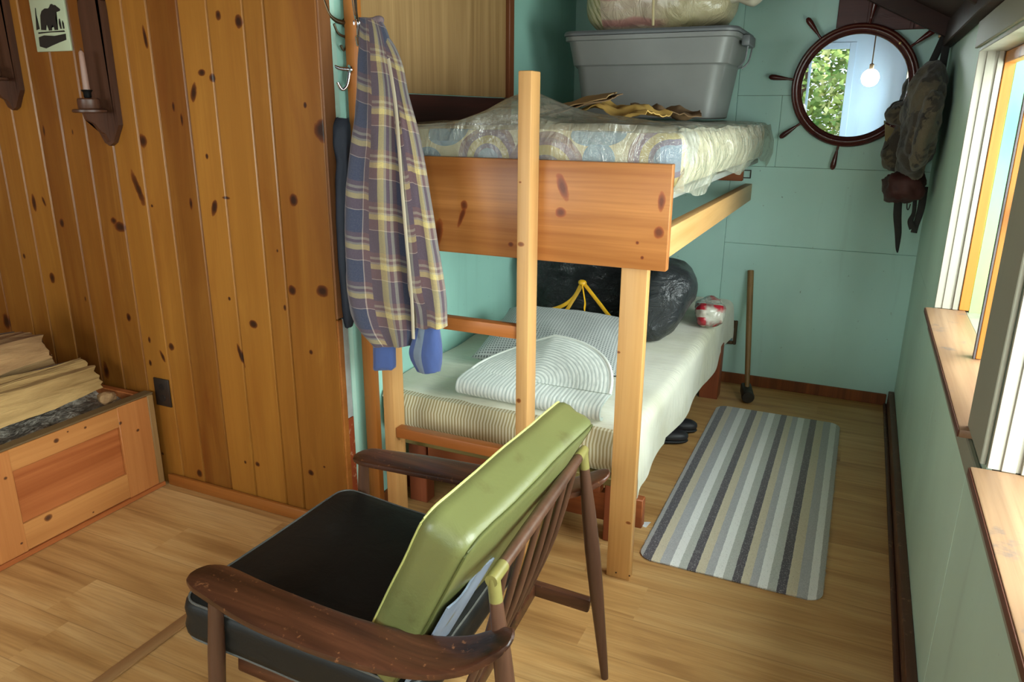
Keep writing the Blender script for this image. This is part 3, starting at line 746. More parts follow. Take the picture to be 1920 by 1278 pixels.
# ------------------------------------------------------------------ armchair
CF = Vector((-.9965, -.084, 0)).normalized(); CS = Vector((0, 0, 1)).cross(CF) * -1     # forward, and the chair's far side (towards the bunk)
if CS.y < 0: CS = -CS
CO = Vector((-.86, 1.36, 0))
def cc(f, s, z): return CO + CF * f + CS * s + Vector((0, 0, z))
ch = thing('armchair', 'worn wooden armchair with a green vinyl back cushion and a black seat cushion', 'chair', CO)
M_WAL = wood('worn walnut', (36, 20, 13), (96, 56, 36), 'X', 1.3, .34, contrast=(.36, .62), worn=((136, 88, 56), 60, .62), bump=.12)
M_WALZ = wood('walnut legs', (60, 38, 28), (98, 66, 48), 'Z', .9, .38, bump=.08)
M_YEL = plain('yellowed brass cap', (122, 114, 62), .4, .12, 30, metal=.0)
def vinyl(name, c, dirt, rough, sc=7, dl=.56, spec=.5):
    a = N(name); co = a.coord()
    col = a.ramp(a.noise(co, 4, 3), [(.3, tuple(v * .88 for v in lin(c)[:3]) + (1,)), (.7, lin(c))])
    d = a.noise(co, sc, 6, .65)
    col = a.mix(a.ramp(d, [(dl, G0), (dl + .16, (.75,) * 3 + (1,))]), col, lin(dirt))
    wrn = a.noise(a.map(co, (3, 3, 3)), 3, 4, .6, 1.5)
    h = a.math('ADD', a.math('MULTIPLY', a.noise(co, 260, 2), .12), wrn)
    a.bsdf(col, a.math('ADD', rough, a.math('MULTIPLY', d, .12)), a.bump(h, .16, .012), spec=spec); return a.m
M_GREENV = vinyl('olive green vinyl', (106, 109, 64), (78, 70, 36), .30)
M_BLACKV = vinyl('black vinyl', (26, 26, 24), (40, 41, 40), .46, 9, .62, .28)
M_PIPE_G = plain('pale green piping', (182, 184, 112), .4)
M_PIPE_B = plain('grey piping', (92, 92, 88), .4)
M_GREYCL = plain('grey blue webbing cloth', (126, 136, 152), .8)
# corner stations measured in the room
topF = Vector((-.561, 1.668, .672)); topN = Vector((-.527, 1.078, .675))       # ends of the back rail
footF = Vector((-.474, 1.672, 0.0)); footN = Vector((-.440, 1.055, 0.0))
SF = .298; SN = -.292
# rear legs
for (tp, ft) in ((topF, footF), (topN, footN)):
    d = (ft - tp)
    pts = [tp - d * 0.0, tp + d * .25, tp + d * .6, ft]
    bm = B(); tube(bm, pts, [.0115, .014, .0185, .0205, .019, .0145, .010], 14); l = obj('rear_leg', bm, M_WALZ, ch)
    bm = B(); tube(bm, [tp - d * .004, tp + d * .05, tp + d * .105], [.0128, .0132, .0136], 14); obj('cap', bm, M_YEL, l, label='yellowed brass cap')
# back rail
bm = B(); tube(bm, [topN, topN.lerp(topF, .5), topF], [.0115, .0145, .0145, .0115], 14); obj('back_rail', bm, M_WALZ, ch)
for tp, q in ((topN, topF), (topF, topN)):
    bm = B(); tube(bm, [tp + (tp - q).normalized() * .012, tp, tp.lerp(q, .075)], [.0125, .0132, .0136], 14); obj('rail_cap', bm, M_YEL, ch, label='yellowed brass elbow')
# seat frame side rails
def on(f, s, z): return cc(f, s, z)
sideF = (cc(.33, SF - .01, .285), cc(-.355, SF + .006, .205)); sideN = (cc(.33, SN + .01, .285), cc(-.34, SN + .004, .205))
for a_, b_ in (sideF, sideN):
    bm = B(); beam(bm, a_, b_, .024, .042, bev=.006); obj('side_rail', bm, M_WAL, ch)
bm = B(); beam(bm, sideF[0] - CS * .012, sideN[0] + CS * .012, .026, .045, bev=.006); obj('front_rail', bm, M_WAL, ch)
bm = B(); beam(bm, sideF[1].lerp(sideF[0], .24) - CS * .012, sideN[1].lerp(sideN[0], .24) + CS * .012, .024, .04, bev=.006); obj('rear_rail', bm, M_WAL, ch)
# back slats from the rail down to the rear rail
for q in (.12, .28, .44, .60, .76, .90):
    a_ = topN.lerp(topF, q) - Vector((0, 0, .008)); b_ = sideN[1].lerp(sideN[0], .24).lerp(sideF[1].lerp(sideF[0], .24), q) + Vector((0, 0, .012))
    bm = B(); tube(bm, [a_, a_.lerp(b_, .5) + CF * -.012, b_], [.0065, .0085, .0085, .0065], 10); obj('slat', bm, M_WALZ, ch)
# front legs
for s_, o_ in ((SF + .012, 1), (SN - .012, -1)):
    tp = cc(.345, s_ + .006 * o_, .535); ft = cc(.385, s_ + .03 * o_, 0)
    bm = B(); tube(bm, [tp, tp.lerp(ft, .4), ft], [.0135, .0165, .0195, .0185, .0115], 14); obj('front_leg', bm, M_WALZ, ch)
# paddle arms: a lofted plank that dips and flicks up at the back
def arm(path, o_):
    path = smooth_path([p for p in path], 8); n = len(path)
    prof = [(0, .012), (.04, .032), (.12, .047), (.3, .057), (.5, .057), (.68, .052), (.82, .044), (.93, .033), (.985, .020), (1.0, .008)]
    def wd(t):
        for (t0, w0), (t1, w1) in zip(prof[:-1], prof[1:]):
            if t <= t1: return w0 + (w1 - w0) * (t - t0) / (t1 - t0)
        return prof[-1][1]
    fr = frames(path, (0, 0, 1)); rings = []
    for i, p in enumerate(path):
        t = i / (n - 1); s, u = fr[i]; w = wd(t); h = .0105 * min(1, .35 + 6 * min(t, 1 - t))
        rings.append([p + s * (w * spow(math.cos(2 * PI * k / 20), .45)) + u * (h * spow(math.sin(2 * PI * k / 20), .45)) for k in range(20)])
    bm = B(); loft(bm, rings, uv=False); return bm
zA = Vector((0, 0, 1))
nearA = [P(364, 1072, Z=.548), P(405, 1090, Z=.546), P(500, 1140, Z=.541), P(640, 1195, Z=.532), P(770, 1228, Z=.522), P(860, 1230, Z=.532), P(920, 1212, Z=.560), P(962, 1192, Z=.592)]
obj('armrest', arm(nearA, -1), M_WAL, ch)
farA = [P(668, 852, Z=.552), P(700, 858, Z=.551), P(790, 873, Z=.545), P(900, 893, Z=.538), P(1000, 912, Z=.532), P(1065, 915, Z=.540), P(1112, 900, Z=.566), P(1143, 886, Z=.592)]
obj('armrest', arm(farA, 1), M_WAL, ch)
# cushions -----------------------------------------------------------
def cushion(corners, th, nrm, r=.035, nu=30, nv=34, puff=.014, amp=.003):
    """corners A,B,C,D of the middle plane (A->B along u, A->D along v); returns bm"""
    A_, B_, C_, D_ = corners; bm = B()
    rings = []
    n = 11
    for k in range(n + 1):
        pass
    def mid(u, v): return (A_ * (1 - u) + B_ * u) * (1 - v) + (D_ * (1 - u) + C_ * u) * v
    lu = ((B_ - A_).length + (C_ - D_).length) / 2; lv = ((D_ - A_).length + (C_ - B_).length) / 2
    def edge(u, v):
        return mid(u, v)
    rc = .045
    # outline with rounded corners in (u,v) metric
    out = []
    for (cx, cy, a0) in ((lu - rc, lv - rc, 0), (rc, lv - rc, PI / 2), (rc, rc, PI), (lu - rc, rc, 1.5 * PI)):
        for q in range(7):
            a_ = a0 + PI / 2 * q / 6; out.append((cx + math.cos(a_) * rc, cy + math.sin(a_) * rc))
        nx_ = {0: (rc, lv), PI / 2: (0, rc), PI: (lu - rc, 0), 1.5 * PI: (lu, lv - rc)}[a0]
        p0 = out[-1]
        for q in range(1, 12): out.append((p0[0] + (nx_[0] - p0[0]) * q / 12, p0[1] + (nx_[1] - p0[1]) * q / 12))
    c0 = (lu / 2, lv / 2)
    def ring(scale_in, h):
        pts = []
        for (x_, y_) in out:
            dx, dy = x_ - c0[0], y_ - c0[1]; L = math.hypot(dx, dy)
            k = max(0.0, (L - scale_in) / L)
            X_, Y_ = c0[0] + dx * k, c0[1] + dy * k
            p = mid(X_ / lu, Y_ / lv) + nrm * h
            p += nrm * (fbm(p, 5) * amp * (1 if h >= 0 else -1))
            pts.append(p)
        return pts
    H = th / 2
    prof = [(0.0, 0), (-.004, H * .45), (-.001, H * .78), (.006, H * .93), (.0125, H * 1.0)]
    top = prof + [(.02 + (min(lu, lv) / 2 - .03) * t, H + puff * math.sin(PI / 2 * min(1, t * 1.3)) ) for t in (.08, .18, .32, .5, .7, .9)]
    bot = [(i_, -h_) for i_, h_ in top]
    rr = [ring(i_, h_) for i_, h_ in bot[::-1]] + [ring(i_, h_) for i_, h_ in top[1:]]
    loft(bm, rr, uv=False)
    seams_ = (ring(.006, H * .965), ring(.006, -H * .965))
    return bm, seams_
def piping(loop, r):
    bm = B(); pts = loop; n = len(pts); rings = []
    for i in range(n):
        t = (pts[(i + 1) % n] - pts[i - 1]).normalized(); s = t.cross(Vector((.31, .42, .85))).normalized(); u = s.cross(t)
        rings.append([bm.verts.new(pts[i] + s * math.cos(2 * PI * k / 6) * r + u * math.sin(2 * PI * k / 6) * r) for k in range(6)])
    for i in range(n):
        a_, b_ = rings[i], rings[(i + 1) % n]
        for j in range(6):
            q = (j + 1) % 6; bm.faces.new((a_[j], a_[q], b_[q], b_[j]))
    return bm
# seat: slopes down to the back
su = (cc(0, 0, 0) - cc(0, 0, 0))
sA_ = Vector((-1.312, 1.018, .380)); sB_ = Vector((-1.292, 1.622, .380)); sC_ = Vector((-.735, 1.655, .312)); sD_ = Vector((-.705, 1.062, .312))
nrm = (sB_ - sA_).cross(sD_ - sA_).normalized()
if nrm.z < 0: nrm = -nrm
bm, sm_ = cushion((sA_, sB_, sC_, sD_), .105, nrm, puff=.010)
sc_ = obj('seat_cushion', bm, M_BLACKV, ch, 70, label='black vinyl seat cushion')
for lp in sm_: obj('piping', piping(lp, .0028), M_PIPE_B, sc_)
# back cushion
bA = P(868, 1005, Z=.79) ; bB = P(1076, 760, Z=.79)
tn = Vector((-.590, 1.022, .792)); tf = Vector((-.572, 1.672, .792))
off_ = Vector((.018, 0, 0))
bn = Vector((-.800, 1.048, .370)); bf = Vector((-.800, 1.655, .370))
nb_ = (tf - tn).cross(bn - tn).normalized()
if nb_.x > 0: nb_ = -nb_
bm, sm_ = cushion((tn, tf, bf, bn), .105, nb_, puff=.012)
bc_ = obj('back_cushion', bm, M_GREENV, ch, 70, label='olive green vinyl back cushion')
obj('piping', piping(sm_[0], .0026), M_PIPE_G, bc_)
obj('piping', piping(sm_[1], .0026), plain('dark seam', (74, 78, 36), .5), bc_)
# webbing cloth behind the cushion
bm = B()
gridsurf(bm, 8, 10, lambda u, v: (bn.lerp(bf, .03 + .3 * u)).lerp(tn.lerp(tf, .03 + .3 * u), v * .62) - nb_ * (.068 + .004 * math.sin(u * 7)), .004)
obj('webbing_cloth', bm, M_GREYCL, ch, label='grey blue cloth behind the back cushion')
# ------------------------------------------------------------------ storage tote on the upper bunk
M_TOTE = plain('grey tote plastic', (120, 121, 118), .42, .08, 5, spec=.45)
M_TOTED = plain('grey tote lid', (100, 103, 105), .45, .08, 5)
def rrect(cx, cy, hx_, hy_, r, z, n=8):
    out = []
    for (sx, sy, a0) in ((1, 1, 0), (-1, 1, PI / 2), (-1, -1, PI), (1, -1, 1.5 * PI)):
        for q in range(n + 1):
            a_ = a0 + PI / 2 * q / n
            out.append(Vector((cx + sx * (hx_ - r) + math.cos(a_) * r, cy + sy * (hy_ - r) + math.sin(a_) * r, z)))
    return out
TX, TY = -.955, 3.76
t = thing('storage_tote', 'large grey plastic storage tote on the upper bunk under the bagged bedding', 'tote', (TX, TY, 1.475))
bm = B()
rings = [rrect(TX, TY, .300, .215, .05, 1.476), rrect(TX, TY, .310, .222, .055, 1.482), rrect(TX, TY, .341, .240, .06, 1.700), rrect(TX, TY, .344, .242, .06, 1.706),
         rrect(TX, TY, .357, .253, .06, 1.712), rrect(TX, TY, .377, .266, .06, 1.815), rrect(TX, TY, .392, .280, .065, 1.818), rrect(TX, TY, .393, .281, .065, 1.836), rrect(TX, TY, .378, .268, .06, 1.838)]
loft(bm, rings, uv=False); obj('body', bm, M_TOTE, t)
bm = B(); loft(bm, [rrect(TX, TY, .398, .285, .066, 1.8385), rrect(TX, TY, .400, .287, .068, 1.848), rrect(TX, TY, .394, .281, .066, 1.858), rrect(TX, TY, .36, .25, .05, 1.859), rrect(TX, TY, .35, .24, .05, 1.853)], uv=False); obj('lid', bm, M_TOTED, t)
for sx in (-1, 1):
    bm = B(); box(bm, TX + sx * .388, TX + sx * .425, TY - .09, TY + .09, 1.790, 1.8375, .008, 2)
    tube(bm, [(TX + sx * .415, TY - .07, 1.79), (TX + sx * .405, TY - .06, 1.73), (TX + sx * .377, TY - .05, 1.70)], .004, 6)
    tube(bm, [(TX + sx * .415, TY + .07, 1.79), (TX + sx * .405, TY + .06, 1.73), (TX + sx * .377, TY + .05, 1.70)], .004, 6)
    obj('handle', bm, M_TOTED, t)
# bagged bedding on the tote
a = N('bagged quilt'); co = a.coord(); x, y, z = a.sep(co)[:3]
ban = a.math('FRACT', a.math('ADD', a.math('MULTIPLY', z, 9.0), a.math('MULTIPLY', a.noise(co, 4, 2), .5)))
c1 = a.ramp(ban, [(0, lin((186, 168, 150))), (.35, lin((196, 180, 158))), (.45, lin((176, 128, 120))), (.62, lin((180, 136, 126))), (.7, lin((188, 172, 150)))])
c2 = a.ramp(a.noise(co, 5, 3), [(.35, lin((130, 124, 84))), (.6, lin((178, 166, 132)))])
stl = a.ramp(a.math('FRACT', a.math('MULTIPLY', a.math('ADD', x, a.math('MULTIPLY', z, .5)), 42)), [(.2, lin((150, 146, 100))), (.5, lin((188, 180, 146)))])
col = a.mix(a.ramp(x, [(.38, G0), (.46, G1)]), c1, c2)
xx = a.math('ADD', x, .36)
col = a.mix(a.math('LESS_THAN', x, -.24), col, stl)
col = a.mix(a.ramp(x, [(.0, G0), (.09, G1)]), col, c2)
wrn = a.noise(a.map(co, (5, 5, 3)), 2, 5, .6, 1.5)
a.bsdf(col, .30, a.bump(wrn, .5, .05), coat=.3, coat_rough=.12); M_QUILT = a.m
QX, QY = -.945, 3.75
t = thing('bedding_bag', 'clear plastic bag stuffed with striped bedding lying on the grey tote', 'bag', (QX, QY, 1.86))
bm = B(); blob(bm, (QX, QY, 2.03), (.345, .245, .195), .62, .02, 5, 5, floor=1.8595)
obj('stuffed_bag', bm, M_QUILT, t, 180)
M_BAGT = plain('milky bag plastic', (178, 172, 154), .3, .12, 9, coat=.3)
bm = B(); tube(bm, [(QX + .30, QY - .10, 1.985), (QX + .36, QY - .12, 1.975), (QX + .42, QY - .13, 1.965), (QX + .455, QY - .13, 1.99)], [.05, .018, .04, .03], 12, flat=.6); obj('bag_tail', bm, M_BAGT, t)
bm = B(); tube(bm, [(QX + .02, QY - .252, 1.87), (QX + .02, QY - .268, 1.95), (QX + .02, QY - .27, 2.03), (QX + .02, QY - .24, 2.14)], .006, 8); obj('tie_string', bm, plain('pale string', (184, 168, 128), .7), t)
# flattened kraft cardboard and paper on the plastic
M_KRAFT = plain('kraft paper', (176, 142, 92), .7, .14, 10)
M_KRAFT2 = plain('brown corrugated card', (126, 98, 66), .8, .2, 14)
def sheetcard(name, c, w, d, rz, tilt, mat, label, cat, group, wave=.006, ph=0.0, curl=0.0):
    cx, cy, cz = c; Mr = Matrix.Rotation(rz, 3, 'Z') @ Matrix.Rotation(tilt[0], 3, 'X') @ Matrix.Rotation(tilt[1], 3, 'Y')
    bm = B()
    def fn(u, v):
        q = Vector(((u - .5) * w, (v - .5) * d, wave * math.sin(u * 9 + ph) * math.cos(v * 5 + ph) + curl * (2 * u - 1) ** 4 + fbm((u * 3 + ph, v * 3, ph), 2) * wave))
        return Vector(c) + Mr @ q
    gridsurf(bm, 16, 14, fn, .0035)
    o = obj(name, bm, mat, None, 50); tag(o, label, cat, group); return o
sheetcard('cardboard_sheet', (-.99, 2.66, 1.520), .34, .26, .12, (.10, -.22), M_KRAFT2, 'dark corrugated cardboard sheet at the left end of the pile on the upper mattress', 'cardboard', 'cardboard on the upper bunk', .004, .5)
sheetcard('cardboard_sheet', (-.995, 2.68, 1.534), .30, .24, .15, (.12, -.20), M_KRAFT, 'pale cardboard sheet topmost of the pile behind the ladder rail', 'cardboard', 'cardboard on the upper bunk', .004, 1.5)
sheetcard('kraft_paper', (-.80, 2.72, 1.513), .26, .22, -.2, (.10, .12), plain('yellow kraft', (196, 158, 84), .6, .2, 12), 'crumpled yellow-brown paper in the middle of the pile on the plastic', 'paper', None, .016, 2.5)
sheetcard('kraft_paper', (-.73, 3.0, 1.508), .26, .24, .3, (.08, .06), M_KRAFT2, 'crumpled dull brown paper at the right end of the pile before the tote', 'paper', None, .018, 4.5)
# ------------------------------------------------------------------ things on the lower mattress
a = N('black bag plastic'); co = a.coord()
wrn = a.noise(a.map(co, (4, 4, 6)), 2.4, 6, .65, 2.2)
w2 = a.noise(co, 5, 3)
a.bsdf(a.ramp(w2, [(.3, lin((13, 13, 14))), (.7, lin((26, 26, 29)))]), a.math('ADD', .16, a.math('MULTIPLY', w2, .14)), a.bump(wrn, .9, .05), spec=.6); M_BLACKBAG = a.m
t = thing('garbage_bag', 'big black garbage bag with a yellow drawstring at the head of the lower bunk', 'bag', (-1.0, 3.55, .51))
bm = B(); blob(bm, (-1.225, 3.70, .735), (.325, .36, .30), .72, .035, 6, 5, seed=2, floor=.512); obj('bag_body', bm, M_BLACKBAG, t, 180)
M_YSTR = plain('yellow drawstring', (222, 168, 28), .42, .12, 20)
def ribbon(pts, w): 
    bm = B(); tube(bm, pts, w, 8, flat=.25, up=(0, -1, .2)); return bm
def pz(px, py, Y): return P(px, py, Y=Y)
ystr = [[pz(1012, 585, 3.19), pz(1050, 575, 3.2), pz(1075, 558, 3.22), pz(1090, 532, 3.24)], [pz(1012, 592, 3.18), pz(1055, 586, 3.19), pz(1072, 566, 3.21), pz(1090, 536, 3.235)],
        [pz(1094, 530, 3.24), pz(1122, 566, 3.2), pz(1142, 592, 3.16), pz(1155, 605, 3.11), pz(1148, 606, 3.09), pz(1100, 588, 3.12), pz(1097, 566, 3.18), pz(1092, 534, 3.235)]]
for q, s_ in enumerate(ystr): obj('drawstring', ribbon(s_, .0085), M_YSTR, t, label='yellow drawstring')
bm = B(); blob(bm, pz(1091, 530, 3.245), (.02, .018, .016), .9, .004, 30, 2); obj('knot', bm, M_YSTR, t, label='yellow knot')
a = N('charcoal bag plastic'); co = a.coord()
wrn = a.noise(a.map(co, (3, 3, 4)), 2.0, 5, .6, 1.6)
a.bsdf(a.ramp(a.noise(co, 4, 2), [(.3, lin((34, 36, 38))), (.7, lin((52, 55, 58)))]), .34, a.bump(wrn, .6, .05), spec=.6); M_CHARBAG = a.m
bm = B(); blob(bm, (-.805, 3.43, .655), (.125, .25, .20), .62, .018, 6, 5, rot=.2, tilt=(-.05, .5), seed=5, floor=.512)
tag(obj('garbage_bag', bm, M_CHARBAG, None, 180), 'charcoal plastic bag slumped right of the bunk post, beside the red plaid bundle', 'bag')
# red plaid bundle in clear plastic
a = N('red plaid in plastic'); co = a.coord(); x, y, z = a.sep(co)[:3]
s1 = a.math('GREATER_THAN', a.math('FRACT', a.math('MULTIPLY', a.math('ADD', z, a.math('MULTIPLY', y, .4)), 13)), .5)
s2 = a.math('GREATER_THAN', a.math('FRACT', a.math('MULTIPLY', a.math('ADD', x, a.math('MULTIPLY', y, .3)), 12)), .55)
c = a.mix(s1, lin((196, 186, 172)), lin((170, 40, 52))); c = a.mix(a.math('MULTIPLY', s2, .7), c, lin((120, 110, 104)))
c = a.mix(a.ramp(a.noise(co, 9, 3), [(.5, G0), (.6, G1)]), c, lin((196, 194, 180)))
a.bsdf(c, .25, a.bump(a.noise(co, 14, 4), .5, .03), coat=.4); M_REDPL = a.m
bm = B(); blob(bm, (-.605, 3.68, .562), (.07, .14, .062), .8, .022, 14, 4, rot=.2, seed=3, floor=.508)
tag(obj('plaid_bundle', bm, M_REDPL, None, 180), 'small red and white plaid bundle in clear plastic at the mattress edge', 'bundle')
# grey checked pillow
def weave(name, c1, c2, sx, sy, uvk='UV', rough=.85):
    a = N(name); co = a.coord(uvk); x, y = a.sep(co)[:2]
    f1 = a.math('PINGPONG', a.math('MULTIPLY', x, sx), .5); f2 = a.math('PINGPONG', a.math('MULTIPLY', y, sy), .5)
    k = a.math('MULTIPLY', a.math('GREATER_THAN', f1, .22), a.math('GREATER_THAN', f2, .22))
    c = a.mix(k, lin(c1), lin(c2)); c = a.mix(a.ramp(a.noise(co, 5, 3), [(.3, G0), (.8, (.25,) * 3 + (1,))]), c, lin((120, 124, 120)))
    a.bsdf(c, rough, a.bump(a.math('MULTIPLY', f1, f2), .25, .004), sheen=.2); return a.m
M_CHECK = weave('grey check cloth', (172, 176, 172), (98, 102, 102), 50, 46)
def pillow(c, hx_, hy_, h, rot, tilt, nu=34):
    bm = B(); Mr = Matrix.Rotation(rot, 3, 'Z') @ Matrix.Rotation(tilt[0], 3, 'X') @ Matrix.Rotation(tilt[1], 3, 'Y')
    lay = bm.loops.layers.uv.verify()
    for sgn in (1, -1):
        def fn(u, v):
            a_, b_ = 2 * u - 1, 2 * v - 1
            k = max(0, (1 - abs(a_) ** 2.6)) ** .5 * max(0, (1 - abs(b_) ** 2.6)) ** .5
            pin = 1 - .07 * (1 - abs(a_)) * abs(b_) ** 3 - 0
            pin2 = 1 - .07 * (1 - abs(b_)) * abs(a_) ** 3
            q = Vector((a_ * hx_ * pin2, b_ * hy_ * pin, sgn * h * k * (1 + .12 * fbm((u, v, sgn), 4))))
            return Vector(c) + Mr @ q
        gridsurf(bm, nu, nu, fn)
    bmesh.ops.remove_doubles(bm, verts=bm.verts[:], dist=.0004)
    return bm
bm = pillow((-1.10, 2.88, .570), .30, .26, .085, .12, (.16, 0.03)); 
for v in bm.verts: v.co.z = max(v.co.z, .510 + .003 * math.sin(v.co.x * 20))
tag(obj('pillow', bm, M_CHECK, None, 180), 'grey pillow with a fine black and white check behind the folded oval rug', 'pillow')
# folded oval braided rug
a = N('pale braid'); co = a.coord('UV'); x, y = a.sep(co)[:2]
r_ = a.math('FRACT', a.math('MULTIPLY', y, 1.0)); rr_ = a.math('PINGPONG', y, .5)
tw = a.noise(a.map(co, (1, 1, 1)), 3.5, 3)
c = a.ramp(rr_, [(.02, lin((172, 182, 174))), (.16, lin((208, 214, 208))), (.5, lin((232, 236, 228)))])
c = a.mix(a.ramp(a.noise(a.map(co, (26, 2.0, 1)), 1.0, 2), [(.45, G0), (.66, (.4,) * 3 + (1,))]), c, lin((140, 154, 146)))
a.bsdf(c, .9, a.bump(a.math('ADD', rr_, a.math('MULTIPLY', tw, .5)), .3, .004), sheen=.2); M_BRAID = a.m
t = thing('braided_rug', 'pale oval braided rug folded on the lower mattress in front of the checked pillow', 'rug', (-1.0, 2.42, .51))
# front roll: half-oval folded under, ribs crossing it
fr0 = P(850, 742, Z=.53); fr1 = P(1142, 768, Z=.53)
def roll(u, v):
    x_ = -1.262 + u * .563
    th = -PI / 2 + PI * 1.12 * v
    yb = 2.275 + .028 * (1 - u); R = .032
    k = 1.0
    p = Vector((x_, yb - math.cos(th) * R * 1.25 + (max(0, v - .72)) * .30, .5325 + math.sin(th) * R * k))
    if v > .5:
        p.z += (v - .5) * .012 + fbm((u * 3, v, 1), 2) * .003
    return p
bm = B(); gridsurf(bm, 90, 18, roll, .010, uvfn=lambda u, v: (v * .10, u * 38)); obj('folded_edge', bm, M_BRAID, t, 80)
# back flap: half disc rising over the pillow
hc = Vector((-.985, 2.345, .572)); RXo = .285
def flap(u, v):
    a_ = PI * u; r = v
    x_ = hc.x + math.cos(a_) * RXo * r * (1.0 if math.cos(a_) > 0 else 1.0); d = math.sin(a_) * r
    left = max(0, -math.cos(a_)) * r
    rise = .120 * d ** 1.0 * (1 - .55 * left) - .03 * left
    return Vector((x_, hc.y + .20 * d * (1 - .2 * left) , hc.z + rise + .012 * math.sin(d * PI)))
bm = B(); tube(bm, [flap(q / 40, 1.0) + Vector((0, 0, -.002)) for q in range(41)], .006, 8, smooth=False); obj('bound_edge', bm, plain('cream binding', (214, 218, 210), .9), t)
bm = B(); gridsurf(bm, 60, 22, flap, -.011, uvfn=lambda u, v: (u * v * .9, v * 20)); obj('folded_flap', bm, M_BRAID, t, 80)
# ------------------------------------------------------------------ striped rug on the floor
rp = [(P(1197, 1046, Z=0)), (P(1533, 1130, Z=0)), (P(1579, 796, Z=0)), (P(1345, 763, Z=0))]
rx0 = (rp[0].x + rp[3].x) / 2; rx1 = (rp[1].x + rp[2].x) / 2; ry0 = (rp[0].y + rp[1].y) / 2; ry1 = (rp[2].y + rp[3].y) / 2
WD = rx1 - rx0
DK = (84, 80, 88); BE = (212, 202, 176); GR = (178, 180, 184); WH = (240, 242, 240); GG = (186, 190, 184); ED = (176, 176, 172)
seq = [(.022, ED), (.062, DK), (.054, BE), (.060, GR), (.056, WH), (.052, GG), (.056, DK), (.052, BE), (.052, GR), (.056, WH), (.052, GG), (.050, DK), (.050, BE), (.050, GR), (.054, WH), (.052, GG), (.052, DK), (.060, BE), (.056, GR), (.050, WH), (.030, ED)]
tot = sum(s[0] for s in seq); acc = 0; stops = []
for w_, c_ in seq: stops.append((acc / tot, lin(c_))); acc += w_
a = N('striped rug pile'); co = a.coord(); x, y, z = a.sep(co)[:3]
u = a.math('ADD', a.math('DIVIDE', x, WD), .5)
u = a.math('ADD', u, a.math('MULTIPLY', a.math('SUBTRACT', a.noise(co, 60, 2), .5), .006))
cA = a.ramp(u, stops[:16], 'CONSTANT'); cB_ = a.ramp(u, stops[16:], 'CONSTANT')
c = a.mix(a.math('GREATER_THAN', u, stops[16][0]), cA, cB_)
fl_ = a.noise(co, 260, 2, .6)
c = a.mix(a.ramp(fl_, [(.56, G0), (.70, (.45,) * 3 + (1,))]), c, lin((226, 224, 220)))
c = a.mix(a.ramp(fl_, [(.28, (.4,) * 3 + (1,)), (.42, G0)]), c, lin((96, 94, 92)))
a.bsdf(c, .95, a.bump(a.noise(co, 300, 2), .35, .004), sheen=.3); M_RUG = a.m
bm = B()
loft(bm, [rrect((rx0 + rx1) / 2, (ry0 + ry1) / 2, WD / 2, (ry1 - ry0) / 2, .05, .0005), rrect((rx0 + rx1) / 2, (ry0 + ry1) / 2, WD / 2 + .002, (ry1 - ry0) / 2 + .002, .05, .006), rrect((rx0 + rx1) / 2, (ry0 + ry1) / 2, WD / 2 - .003, (ry1 - ry0) / 2 - .003, .048, .010)], uv=False)
t = thing('striped_rug', 'narrow rug with grey, beige and charcoal stripes on the floor beside the bunk', 'rug', ((rx0 + rx1) / 2, (ry0 + ry1) / 2, 0))
obj('pile', bm, M_RUG, t)
bm = B(); random.seed(4)
cxr, cyr = (rx0 + rx1) / 2, (ry0 + ry1) / 2
for k in range(900):
    e = random.random(); 
    if e < .36: p = (rx0 - .001, random.uniform(ry0 + .04, ry1 - .04)); d = (-1, 0)
    elif e < .72: p = (rx1 + .001, random.uniform(ry0 + .04, ry1 - .04)); d = (1, 0)
    elif e < .88: p = (random.uniform(rx0 + .04, rx1 - .04), ry0 - .001); d = (0, -1)
    else: p = (random.uniform(rx0 + .04, rx1 - .04), ry1 + .001); d = (0, 1)
    L = random.uniform(.002, .007); w_ = .0012; j = random.uniform(-.004, .004)
    q = Vector((p[0], p[1], .005)); dd = Vector((d[0], d[1], 0)); sd = Vector((-d[1], d[0], 0))
    v_ = [bm.verts.new(q + sd * w_), bm.verts.new(q - sd * w_), bm.verts.new(q + dd * L + sd * j + Vector((0, 0, random.uniform(-.003, .003)))), bm.verts.new(q + Vector((0, 0, .002)))]
    bm.faces.new((v_[0], v_[1], v_[2])); bm.faces.new((v_[0], v_[2], v_[3])); bm.faces.new((v_[1], v_[3], v_[2])); bm.faces.new((v_[0], v_[3], v_[1]))
obj('frayed_binding', bm, plain('grey fray', (170, 166, 156), .9), t, flat=True)
# ------------------------------------------------------------------ splitting maul leaning on the back wall
M_HAND = wood('dull maul handle', (104, 76, 40), (150, 116, 70), 'Z', 1, .5)
M_IRON = plain('dark iron', (62, 58, 52), .5, .25, 20, metal=.6)
mb = Vector((-.428, 4.035, .055)); mtop = Vector((-.497, 4.258, .672))
t = thing('sledgehammer', 'long-handled sledgehammer standing head down against the turquoise back wall', 'hammer', (mb.x, mb.y, 0))
bm = B(); tube(bm, [mb + Vector((0, 0, .0)), mb.lerp(mtop, .15), mb.lerp(mtop, .5), mtop], [.011, .0135, .015, .0165, .017], 14); obj('handle', bm, M_HAND, t)
bm = B(); d_ = Vector((.25, -.95, -.1)).normalized()
beam(bm, mb - d_ * .062 + Vector((0, 0, -.012)), mb + d_ * .062 + Vector((0, 0, -.012)), .056, .062, bev=.012)
lathe(bm, [(.0, 0), (.031, .002), (.034, .010), (.034, .022)], mb + d_ * .074 + Vector((0, 0, -.012)), -d_, 20)
obj('hammer_head', bm, M_IRON, t)
